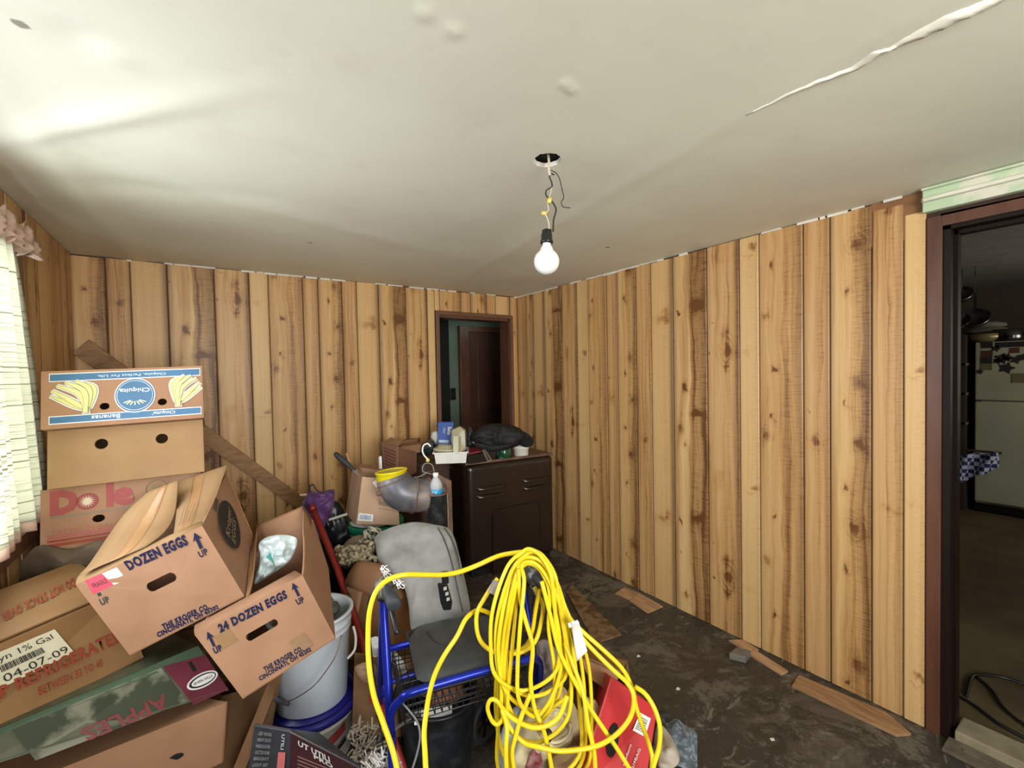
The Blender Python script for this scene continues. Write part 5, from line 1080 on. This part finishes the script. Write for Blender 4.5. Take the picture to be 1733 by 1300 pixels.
# wire basket
bs = MB(); x0_, x1_, y0_, y1_, z0_, z1_ = .04, WW_-.04, -.05, .24, .452, .525
for z in (z0_, z0_+.016, z0_+.032, z0_+.048, z1_): bs.tube([L(x0_, y0_, z), L(x1_, y0_, z), L(x1_, y1_, z), L(x0_, y1_, z)], .0022 if z not in (z1_,) else .004, 6, True)
for k in range(19):
    x = x0_+(x1_-x0_)*k/18; bs.tube([L(x, y0_, z1_), L(x, y0_, z0_), L(x, y1_, z0_), L(x, y1_, z1_)], .0018, 5)
for k in range(9):
    y = y0_+(y1_-y0_)*k/8; bs.tube([L(x0_, y, z1_), L(x0_, y, z0_), L(x1_, y, z0_), L(x1_, y, z1_)], .0018, 5)
b_('wire_basket', bs, bm_, label='black wire basket slung under the seat')
b_('cross_brace', MB().bar(L(.01, -.03, .43), L(.09, .0, .435), .008, .004), mat('zinc_rod', (.4, .4, .4), .35, metal=.8))
b_('adjust_knob', MB().lathe([(0, 0), (.016, 0), (.019, .01), (.016, .022), (0, .024)], L(WW_+.012, -.09, .24), ex, 14), BLACKP, True)
b_('label_tag', MB().box((-.008, -.008, 0), (.010, .0, .045), Matrix.Translation(L(.02, -.06, .28))), WHITE)
# white twist ties
TW = mat('white_string', (.80, .80, .80), .6); m = MB()
for (cx_, cy_) in ((651, 963), (656, 972), (671, 982), (678, 990)):
    for a in (0, 1.57): m.tube(spline([at(cx_+6*math.cos(a+t_)*(1+.2*math.cos(2*t_)), cy_+5*math.sin(2*(t_))*.8+3*math.sin(a+t_), 1.33) for t_ in [k*.7 for k in range(9)]], 3), .0013, 5)
single('white_string_bow', m, TW, 'knotted white string bows tied at the left handle of the walker', 'string')
# ================================================================== GREY FOLDED PAD
T = Thing('grey_seat_pad', 'long grey canvas chair back pad draped behind the walker seat', 'pad', at(740, 1060, 1.90))
def dpd(px, py): return 1.80+(1065-py)/180*.33
ol = [(636, 925), (634, 912), (642, 902), (662, 893), (690, 885), (712, 884), (735, 888), (757, 893), (767, 905), (775, 930), (783, 965), (791, 1000), (795, 1035), (780, 1047), (745, 1060), (705, 1070), (695, 1062), (692, 1030), (686, 1000), (674, 982), (655, 962), (640, 945)]
pad = T.part('canvas_cover', MB().puff([at(x, y, dpd(x, y)) for x, y in ol], .045, rings=12, amp=.012, fr=7, seed=12, flat=.45, sub=4), GREYC, True)
SEAM = mat('dark_seam', (.05, .05, .05), .8)
for l_ in ([(741, 893), (752, 915), (764, 950), (772, 985), (783, 1035)], [(752, 893), (764, 912), (775, 945), (780, 975)]):
    T.part('piping', MB().tube(spline([at(x, y, dpd(x, y)-.045) for x, y in l_], 6), .0025, 6), SEAM, True)
T.part('fastener_strap', rounded(MB().plate([at(x, y, 1.73) for x, y in ((741, 986), (757, 986), (766, 1018), (764, 1030), (751, 1031), (746, 1018))], .012).mesh('s'), .003), BLACKP)
T.part('strap_loop', MB().plate([at(x, y, 1.70) for x, y in ((747, 967), (758, 966), (760, 985), (749, 986))], .012), BLACKP)
for k, (x, y) in enumerate(((753, 995), (756, 1004), (758, 1013))): T.part('buckle_mark', MB().box((-.006, -.003, -.008), (.006, .0, .004), Matrix.Translation(at(x, y, 1.712))), WHITE)
# ================================================================== BLACK BUCKET UNDER WALKER
bb = at(742, 1200, 1.72); hb_ = bb.z; bb = V((bb.x, bb.y, 0))
T = bucket('black_bucket', 'black bucket with white papers in it standing under the walker seat', bb, (0, 0, 1), .115, .150, .30, mat('scuffed_black_bucket', (.008, .010, .014), .4, (.03, .035, .04), 16, .5, .7, spec=.5), ribs=False)
single('white_pages', MB().bar(at(702, 1216, 1.60), at(765, 1203, 1.62), .05, .012), WHITE, 'white sheaf of pages across the rim of the black bucket', 'paper')
single('brown_scrap', MB().blob(bb+V((.03, .0, .27)), ((.07, 0, 0), (0, .06, 0), (0, 0, .03)), .5, 4, 2), mat('red_brown_scrap', (.22, .09, .05), .8), 'reddish brown scraps inside the black bucket', 'scrap', smooth=True)
# things behind basket: grey metal bits
T = Thing('grey_cable', 'thin grey cable looping down past the black bucket', 'cable', at(700, 1300, 1.3))
T.part('cable', MB().tube(spline([at(674, 1183, 1.33), at(692, 1202, 1.30), at(706, 1222, 1.28), at(711, 1245, 1.27), at(706, 1275, 1.26), at(695, 1310, 1.25)], 6), .0030, 6), mat('grey_vinyl', (.22, .22, .23), .4), True)
# papers and cloth in clutter left of basket
for i, (pts, m_, lb) in enumerate((([(622, 1085), (640, 1078), (646, 1102), (632, 1112)], WHITE, 'white crumpled paper behind the left blue tube, upper'), ([(645, 1100), (660, 1095), (690, 1128), (680, 1140), (662, 1120)], mat('dull_white_cloth', (.55, .53, .50), .8), 'dull white crumpled cloth strip behind the left blue tube'), ([(600, 1130), (628, 1120), (640, 1142), (618, 1155)], mat('tan_paper', (.45, .30, .19), .8), 'tan crumpled paper left of the blue tube'))):
    single('crumpled_scrap', MB().puff([at(x, y, 1.68) for x, y in pts], .02, amp=.012, fr=30, seed=20+i), m_, lb, 'paper scrap', smooth=True)
# ================================================================== YELLOW CORD
T = Thing('extension_cord', 'long yellow extension cord coiled over the right walker handle and trailing to the floor', 'cord', L(WW_, -.1, .0))
def c5(x, y): return (600+x/2.888, 880+y/2.888)
def strand(pts, ds, r=.0068, n=5, closed=False):
    k = len(pts); P = []
    for i, (x, y) in enumerate(pts):
        t_ = i/(k-1) if k > 1 else 0
        if isinstance(ds, (list, tuple)):
            f_ = t_*(len(ds)-1); a = int(min(f_, len(ds)-2)); d = ds[a]+(ds[a+1]-ds[a])*(f_-a)
        else: d = ds
        P.append(at(*c5(x, y), d))
    m = MB().tube(spline(P, n, closed), r, 8, closed)
    return m
cm = MB()
def addm(mb): cm.add(mb.v, mb.f)
addm(strand([(225, 1300), (190, 1140), (140, 990), (95, 860), (72, 720), (66, 590), (72, 460), (95, 370), (130, 318), (180, 285), (250, 268), (340, 268), (430, 268), (510, 255), (600, 222), (700, 178), (790, 160), (860, 155)], [1.12, 1.18, 1.25, 1.28, 1.30, 1.38, 1.45, 1.42], .0075))
addm(strand([(352, 1300), (345, 1150), (340, 1040), (352, 930), (368, 840), (395, 750), (440, 660), (500, 570), (540, 490), (575, 455), (610, 440), (645, 450), (668, 462)], [1.10, 1.20, 1.32, 1.40, 1.46], .0072))
addm(strand([(700, 285), (668, 330), (628, 395), (600, 450), (596, 520), (610, 580), (640, 620), (690, 648), (760, 655), (830, 640), (885, 590), (912, 500), (920, 420), (895, 360), (880, 330)], [1.40, 1.36, 1.38, 1.44]))
rs = random.Random(4)
loops = [(668, 1000, 835, 0), (690, 1030, 862, 1), (705, 1050, 935, 3), (742, 1022, 1000, 4), (720, 1062, 1090, 7), (690, 1095, 1290, 8), (750, 1130, 1330, 9), (700, 1160, 1360, 10), (800, 1010, 960, 12), (735, 975, 1010, 13)]
for (xl, xr, yb, k) in loops:
    tx = 868+rs.uniform(-14, 14); ty = 146+k*5+rs.uniform(-4, 4); sk = rs.uniform(-22, 22); d0 = 1.375+.012*(k % 6)
    pts = [(tx, ty), (tx+55, ty+35), (tx+80+(xr-tx-80)*.35, ty+(yb-ty)*.18), (xr-28, ty+(yb-ty)*.40), (xr, ty+(yb-ty)*.66), (xr-22+sk, ty+(yb-ty)*.88), ((xl+xr)/2+sk, yb), (xl+28+sk, ty+(yb-ty)*.90), (xl, ty+(yb-ty)*.68), (xl+12, ty+(yb-ty)*.42), (xl+(tx-xl)*.42, ty+(yb-ty)*.13), (tx-42, ty+18)]
    n_ = len(pts); P = []
    for i, (x, y) in enumerate(pts):
        fr = 0 if i in (0, 1, 11) else 1; dd = d0-(.03 if fr else 0)-.06*max(0, (y-700)/600)+(.035 if i in (7, 8, 9) else 0)*((k % 3)-1)
        P.append(at(*c5(x+rs.uniform(-5, 5), y), dd))
    cm.tube(spline(P, 6, True), .0061, 8, True)
addm(strand([(880, 150), (935, 200), (975, 300), (1010, 400), (1060, 490), (1130, 560), (1220, 640), (1310, 730), (1360, 830), (1378, 920), (1440, 1100), (1455, 1180), (1440, 1300)], [1.44, 1.40, 1.36, 1.34, 1.3]))
addm(strand([(905, 165), (985, 300), (1030, 430), (1085, 540), (1160, 630), (1260, 730), (1335, 800), (1365, 870), (1350, 960), (1290, 1040), (1210, 1095), (1120, 1120), (1000, 1130), (900, 1110), (830, 1090), (770, 1030), (730, 960)], [1.42, 1.37, 1.30, 1.28, 1.27, 1.30]))
addm(strand([(1370, 815), (1420, 850), (1465, 920), (1492, 1010), (1488, 1110), (1462, 1200), (1440, 1320)], [1.32, 1.27, 1.24]))
addm(strand([(915, 300), (960, 480), (1000, 640), (1070, 780), (1150, 920), (1230, 1040), (1290, 1130), (1370, 1260)], [1.36, 1.32, 1.28]))
addm(strand([(800, 240), (810, 380), (838, 500), (870, 620), (860, 780), (880, 920), (930, 1050), (980, 1300)], [1.36, 1.33, 1.29]))
addm(strand([(1025, 600), (1080, 740), (1120, 860), (1140, 1000), (1170, 1130), (1180, 1300)], [1.36, 1.30, 1.27]))
addm(strand([(860, 850), (820, 950), (790, 1050), (770, 1150), (800, 1320)], [1.31, 1.28, 1.26]))
addm(strand([(650, 920), (665, 880), (695, 885), (725, 930), (722, 975), (695, 1000), (668, 975)], 1.30, .0062, 6, True))
addm(strand([(700, 890), (760, 960), (850, 1010), (930, 1010), (1000, 960), (1040, 860)], [1.31, 1.28, 1.31]))
addm(strand([(720, 925), (745, 1010), (740, 1120), (745, 1320)], [1.30, 1.27, 1.25]))
addm(strand([(905, 340), (885, 440), (870, 540), (850, 600), (800, 640), (715, 655)], [1.40, 1.42, 1.42]))
T.part('cord', cm, YCORD, True)
T.part('plug', rounded(MB().bar(at(*c5(668, 362), 1.36), at(*c5(695, 300), 1.38), .020, .018).mesh('p'), .004), mat('clear_grey_plug', (.32, .28, .28), .3), label='smoky grey plug end')
T.part('paper_tag', flap([at(*c5(*p), 1.30) for p in ((1060, 495), (1095, 495), (1135, 640), (1090, 690))][0:2]+[at(*c5(*p), 1.30) for p in ((1138, 640), (1086, 692))], .001, .02), WHITE, True, label='white curled paper tag')
T.part('paper_tag', MB().plate([at(*c5(*p), 1.31) for p in ((1042, 505), (1090, 488), (1095, 510), (1048, 528))], .001), WHITE, label='small folded white tag end')
# ================================================================== RIGHT FOREGROUND : red carton, cream bag, cloths
RC = mat('bright_red_carton', (.55, .025, .03), .45, (.47, .02, .025), 5)
q = quad((985, 1345, 1.32), (1105, 1350, 1.42), (1112, 1215, 1.62), (1034, 1146, 1.55)); f_ = None
BLq, BRq, TRq, TLq = at(968, 1360, 1.30), at(1085, 1372, 1.34), at(1112, 1200, 1.50), at(1034, 1146, 1.48)
T, f = carton('red_carton', 'bright red carton with a barcode and hand hole at the bottom right of the clutter', 'box', [BLq, BRq, TRq, TLq], [p+FW*.22-UP*.12+RT*.02 for p in (BLq, BRq, TRq, TLq)], RC, holes=[])
b_ = T.part
s = sub(f, (1023, 1282), (1043, 1283), (1050, 1222), (1030, 1225), .002); b_('hand_hole_shade', poly(s, ell(.5, .5, .5, .5), 0), DARK)  # uncut panel, the hole's dark inside is a painted ellipse
s = sub(f, (1070, 1236), (1091, 1247), (1101, 1216), (1083, 1206), .0022); b_('barcode_label', poly(s, [(0, 0), (1, 0), (1, 1), (0, 1)], 0), WHITE)
bc = MB()
for k in range(8): y = .15+k*.09; bc.plate([s.p(.12, y, .001), s.p(.8, y, .001), s.p(.8, y+random.choice((.03, .05)), .001), s.p(.12, y+.04, .001)], .0004, n=s.n)
b_('barcode', bc, INK_K)
s = sub(f, (1048, 1300), (1080, 1300), (1085, 1272), (1052, 1268), .002); b_('lettering', letters('products', s, .3, .75, .25, .8, 1.3, .01), WHITE); b_('lettering', letters('12/4BAG', s, .75, .5, .22, .9, 1.3, .01), WHITE)
T, f = carton('open_brown_carton', 'open brown carton with dark inside behind the red carton', 'box', quad((1000, 1260, 1.62), (1080, 1260, 1.72), (1060, 1170, 1.75), (985, 1140, 1.66)), quad((960, 1160, 1.95), (1070, 1170, 2.0), (1060, 1115, 2.0), (965, 1095, 1.95)), CARD_D, open_top=True)
T.part('flap', flap(quad((985, 1115, 1.62), (1052, 1140, 1.66), (1032, 1172, 1.56), (1000, 1150, 1.56)), bend=.01), CARD_P, True)
T.part('flap', flap(quad((985, 1095, 1.95), (1060, 1118, 1.95), (1052, 1140, 1.66), (985, 1112, 1.64)), bend=.01), CARD, True)
CRM = mat('cream_plastic_wrap', (.80, .72, .48), .45, (.66, .57, .34), 9, bmp=.3, bscale=25)
T = Thing('cream_bag', 'cream coloured bag of rope and cloth hanging behind the yellow cord', 'bag', at(930, 1320, 1.5))
T.part('bag_body', MB().puff([at(px, py, 1.52) for px, py in ((900, 1190), (920, 1165), (950, 1160), (968, 1185), (985, 1225), (990, 1290), (975, 1350), (900, 1360), (860, 1340), (858, 1290), (880, 1235))], .10, rings=10, amp=.045, fr=11, seed=15), CRM, True)
T.part('rope_coil', MB().tube(spline([at(940+26*math.cos(a)*(1+.1*math.sin(3*a)), 1225+30*math.sin(a)+a*1.2, 1.40+.004*a) for a in [k*.6 for k in range(50)]], 3), .0052, 6), mat('cream_rope', (.70, .62, .42), .7), True)
single('cream_jug', MB().blob(at(1000, 1215, 1.50), (RT*.035, UP*.06, FW*.035), .25, 3, 9), CRM, 'small cream plastic jug between the bag and the red carton', 'jug', smooth=True)
single('dark_ball', MB().blob(at(928, 1245, 1.36), (RT*.013, UP*.020, FW*.013), .1), mat('dark_maroon_knob', (.04, .015, .02), .4), 'dark round ball on the cord in front of the cream bag', 'ball', smooth=True)
single('pale_blue_bag', MB().puff([at(px, py, 1.56) for px, py in ((862, 1205), (885, 1195), (895, 1240), (885, 1300), (870, 1330), (848, 1300), (842, 1265), (850, 1235))], .05, amp=.02, seed=16), mat('milky_blue_plastic', (.66, .74, .80), .35, (.42, .50, .56), 8), 'milky pale blue plastic bag between the black wheel and the cream bag', 'bag', smooth=True)
single('grey_glove', MB().puff([at(px, py, 1.72) for px, py in ((905, 1095), (920, 1082), (938, 1095), (950, 1125), (945, 1165), (925, 1175), (900, 1168), (893, 1130))], .05, amp=.03, fr=18, seed=17), mat('mauve_grey_cloth', (.25, .20, .19), .85, (.38, .34, .33), 12, bmp=.5), 'crumpled mauve grey cloth seen through the yellow cord loops', 'cloth', smooth=True)
single('tan_fabric', MB().puff([at(px, py, 1.42) for px, py in ((930, 1290), (975, 1262), (1005, 1285), (1000, 1330), (940, 1345))], .05, amp=.03, fr=18, seed=27), mat('tan_cloth', (.40, .27, .13), .85, bmp=.4), 'tan crumpled cloth below the cream bag', 'cloth', smooth=True)
s_ = [at(px, py, 1.40) for px, py in ((893, 1310), (920, 1310), (915, 1268), (905, 1262), (890, 1300))]
single('maroon_pouch', MB().plate(s_, .03), mat('maroon_pouch', (.25, .03, .05), .5, (.5, .3, .3), 40), 'small maroon and white pouch at the bottom edge behind the cord', 'pouch')
DEN = mat('blue_grey_denim', (.10, .13, .17), .9, (.26, .31, .36), 40, .45, .6, bmp=.5, stretch=(1, 1, 3))
m = MB(); g = []
for i in range(14):
    t_ = i/13; row = []
    for j in range(24):
        s2_ = j/23; P = onp(1120+60*s2_-18*t_*(1-s2_), 1255-45*(1-s2_)+70*t_-10*s2_, 2, .02); P.z = .03+.035*math.sin(math.pi*s2_)*math.sin(math.pi*min(1, t_*1.1+.1))+.004*math.sin(s2_*16+t_*4); row.append(P)
    g.append(row)
single('blue_jeans', m.sheet(g, .006, (0, 0, -1)), DEN, 'crumpled blue grey denim cloth on the floor right of the red carton', 'cloth', smooth=True)
single('white_cloth', MB().puff([onp(px, py, 2, .10) for px, py in ((1115, 1225), (1135, 1245), (1150, 1282), (1140, 1300), (1112, 1296), (1108, 1250))], .04, amp=.02, fr=16, seed=18), mat('dirty_white_cloth', (.55, .50, .42), .85, (.42, .37, .29), 6, bmp=.4), 'dirty white cloth between the red carton and the jeans', 'cloth', smooth=True)
single('dark_cloth', MB().puff([onp(px, py, 2, .03) for px, py in ((1112, 1208), (1135, 1205), (1158, 1235), (1150, 1250), (1120, 1238))], .03, amp=.015, fr=16, seed=19), mat('dark_grey_cloth', (.05, .047, .042), .95, bmp=.4), 'dark grey cloth on the floor behind the jeans', 'cloth', smooth=True)
# ================================================================== KITCHEN
FX = 6.4; FR_ = mat('old_white_fridge', (.52, .50, .35), .4, (.42, .40, .27), 2.5, spec=.4)
fy1, fz = onp(1650, 600, 0, FX).y, onp(1690, 578, 0, FX).z
T = Thing('refrigerator', 'old white refrigerator in the dark kitchen beyond the right doorway', 'refrigerator', (FX+.35, fy1-.4, 0))
b_ = T.part; zsplit = onp(1690, 679, 0, FX).z; FWD = .82
b_('body', rounded(MB().box((FX+.05, fy1-FWD, .09), (FX+.72, fy1+.0, fz)).mesh('b'), .012), FR_)
b_('freezer_door', rounded(MB().box((FX, fy1-FWD, zsplit+.006), (FX+.048, fy1, fz)).mesh('b'), .014, 3), FR_); b_('fridge_door', rounded(MB().box((FX, fy1-FWD, .12), (FX+.048, fy1, zsplit-.006)).mesh('b'), .014, 3), FR_)
b_('kick_plate', MB().box((FX+.04, fy1-FWD, .02), (FX+.06, fy1, .09)), BLACKP); b_('bottom_trim', MB().box((FX-.002, fy1-FWD, .105), (FX+.03, fy1-.1, .118)), mat('chrome_trim', (.6, .6, .6), .2, metal=1))
b_('hinge', MB().box((FX+.0, fy1-.05, zsplit-.012), (FX+.05, fy1-.01, zsplit+.012)), STEEL)
MG = [mat('dark_magnet', (.03, .025, .02), .6), mat('olive_magnet', (.20, .17, .08), .6), mat('red_brown_magnet', (.12, .04, .03), .6)]
MGL = ['square magnet at the top of the left column on the refrigerator', 'small star shaped magnet beside the top of the left magnet column', 'square magnet second from the top in the left refrigerator column', 'square magnet third from the top in the left refrigerator column', 'square magnet lowest in the left refrigerator column', 'largest dark butterfly shaped magnet on the freezer door', 'dark star magnet touching the left of the largest butterfly magnet', 'dark star magnet right of the largest butterfly magnet', 'dark butterfly magnet second from the right frame edge', 'dark cross shaped magnet lowest of the butterfly cluster', 'dark star magnet cut by the right frame edge', 'small olive square magnet above the butterfly cluster', 'wide flat reddish magnet along the top of the freezer door', 'dark square magnet lowest on the freezer door at the right', 'small dark star magnet below the left magnet column']
for i, (px, py, s_, sh) in enumerate(((1670, 584, 5, 0), (1685, 590, 5, 1), (1670, 599, 5, 0), (1669, 610, 5, 0), (1669, 621, 5, 0), (1695, 607, 8, 1), (1688, 611, 5, 1), (1704, 605, 6, 1), (1719, 609, 6, 1), (1703, 623, 8, 1), (1731, 604, 5, 1), (1717, 593, 4, 0), (1714, 583, 9, 2), (1727, 640, 7, 0), (1658, 629, 4, 1))):
    c = onp(px, py, 0, FX-.004); k = s_/760*6.1; pts = []
    if sh == 1: pts = [c+V((0, k*(1 if j % 2 else .55)*math.cos(j*math.pi/5), k*(.9 if j % 2 else .5)*math.sin(j*math.pi/5))) for j in range(10)]
    else: pts = [c+V((0, a*k*(1.6 if sh == 2 else 1), b2*k*(.35 if sh == 2 else .8))) for a, b2 in ((-1, -1), (1, -1), (1, 1), (-1, 1))]
    single('fridge_magnet', MB().plate(pts, .006, n=(-1, 0, 0)), MG[i % 3] if sh != 1 else MG[0], MGL[i], 'magnet', 'magnets on the refrigerator')
c = onp(1672, 572, 0, FX+.12); c.z = fz
T = Thing('brass_dish', 'shallow yellowish dish on top of the refrigerator, left', 'dish', c); T.part('bowl', MB().lathe([(0, 0), (.10, 0), (.135, .04), (.135, .085), (.125, .085), (.12, .03), (0, .012)], c, (0, 0, 1), 28), mat('yellowish_metal', (.50, .42, .20), .3, metal=.5), True)
c = onp(1708, 572, 0, FX+.12); c.z = fz
T = Thing('steel_pot', 'dark steel pot on top of the refrigerator', 'pot', c); T.part('pot_body', MB().lathe([(0, 0), (.11, 0), (.12, .01), (.12, .12), (.112, .12), (.11, .01), (0, .01)], c, (0, 0, 1), 28), mat('dark_steel', (.20, .20, .19), .2, metal=1), True)
c = onp(1672, 545, 0, FX+.3); c.z = fz+.10
T = Thing('folded_cloths', 'pile of dim cloths behind the yellowish dish', 'cloth', c-V((0, 0, .1))); 
for k in range(3): T.part('folded_layer', MB().blob(c+V((0, .02*k, .06*k-.04)), ((.12, 0, 0), (0, .17, 0), (0, 0, .045)), .2, 3, k), mat('dim_beige_cloth', (.30, .27, .22), .9), True)
# shelf and hanging pans left of the fridge
T = Thing('kitchen_shelf', 'dark open shelf unit left of the refrigerator', 'shelf', (6.6, fy1+.5, 0)); SHM = mat('dark_shelf_wood', (.06, .04, .025), .6)
for z in (.9, 1.2, 1.5): T.part('shelf_board', MB().box((6.35, fy1+.05, z-.012), (6.75, fy1+1.2, z+.012)), mat('pale_shelf_edge', (.22, .19, .14), .6))
for y in (fy1+.06, fy1+1.2): T.part('upright', MB().box((6.35, y, 0), (6.75, y+.03, 1.8)), SHM)
T.part('back_board', MB().box((6.75, fy1+.05, 0), (6.77, fy1+1.23, 1.8)), SHM)
PAN = mat('dark_pan_metal', (.16, .15, .14), .25, metal=.9)
for i, (px, py, r_, lb) in enumerate(((1627, 500, .09, 'highest hanging steel pan in the dark kitchen'), (1620, 545, .10, 'lower hanging pan left in the dark kitchen'), (1650, 540, .11, 'lower hanging pan right, above the refrigerator edge'))):
    c = onp(px, py, 0, 6.0); T = Thing('hanging_pan', lb, 'pan', c-V((0, 0, .03)), 'hanging kitchen pans')
    T.part('pan_bowl', MB().lathe([(0, -.03), (r_*.8, -.03), (r_, .03), (r_*.96, .03), (r_*.76, -.024), (0, -.024)], c, (-.5, 0, .4), 28), PAN, True)
    T.part('pan_handle', MB().bar(c+V((0, 0, r_*.7)), c+V((0, 0, r_*.7+.18)), .02, .006, (1, 0, 0)), PAN)
    T.part('pan_hook', MB().tube([c+V((0, 0, r_*.7+.17)), V((c.x, c.y, 2.42))], .004, 6), PAN)
g = []
c0 = onp(1615, 770, 0, 6.1); 
for i in range(12):
    t_ = i/11; g.append([V((6.1+.03*math.sin(j*.8+i*.3), c0.y+.03-.33*j/15, c0.z+.06*(j/15)-.32*t_*(1-.55*j/15)+.01*math.sin(j))) for j in range(16)])
mt, t, b = nt('blue_white_checked_cloth'); ck = N(t, 'ShaderNodeTexChecker'); ck.inputs['Scale'].default_value = 26; t.links.new(objco(t), ck.inputs[0]); ck.inputs[1].default_value = (.65, .68, .85, 1); ck.inputs[2].default_value = (.04, .05, .16, 1); t.links.new(ck.outputs[0], b.inputs['Base Color']); b.inputs['Roughness'].default_value = .9
single('checked_towel', MB().sheet(g, .004, (1, 0, 0)), mt, 'blue and white checked towel hanging beside the refrigerator', 'towel', smooth=True)
m = MB().box((6.09, c0.y-.32, c0.z+.05), (6.11, c0.y+.05, c0.z+.07)).box((6.07, c0.y+.02, .6), (6.13, c0.y+.9, c0.z+.06)); single('dark_counter', m, SHM, 'dark cupboard end holding the checked towel', 'cupboard')
# cable on the kitchen floor
T = Thing('dark_floor_cable', 'dark cable lying in a bent loop on the kitchen floor past the threshold', 'cable', onp(1690, 1190, 2, .01))
T.part('cable', MB().tube(spline([onp(px, py, 2, .02) for px, py in ((1636, 1178), (1640, 1160), (1650, 1143), (1690, 1145), (1735, 1158))], 6), .007, 6), BLACKP, True)
T.part('cable', MB().tube(spline([onp(px, py, 2, .02) for px, py in ((1652, 1145), (1678, 1168), (1700, 1200), (1740, 1232))], 6), .007, 6), BLACKP, True)
T.part('cable', MB().tube(spline([onp(px, py, 2, .02) for px, py in ((1612, 1172), (1650, 1195), (1690, 1225), (1740, 1252))], 6), .007, 6), BLACKP, True)
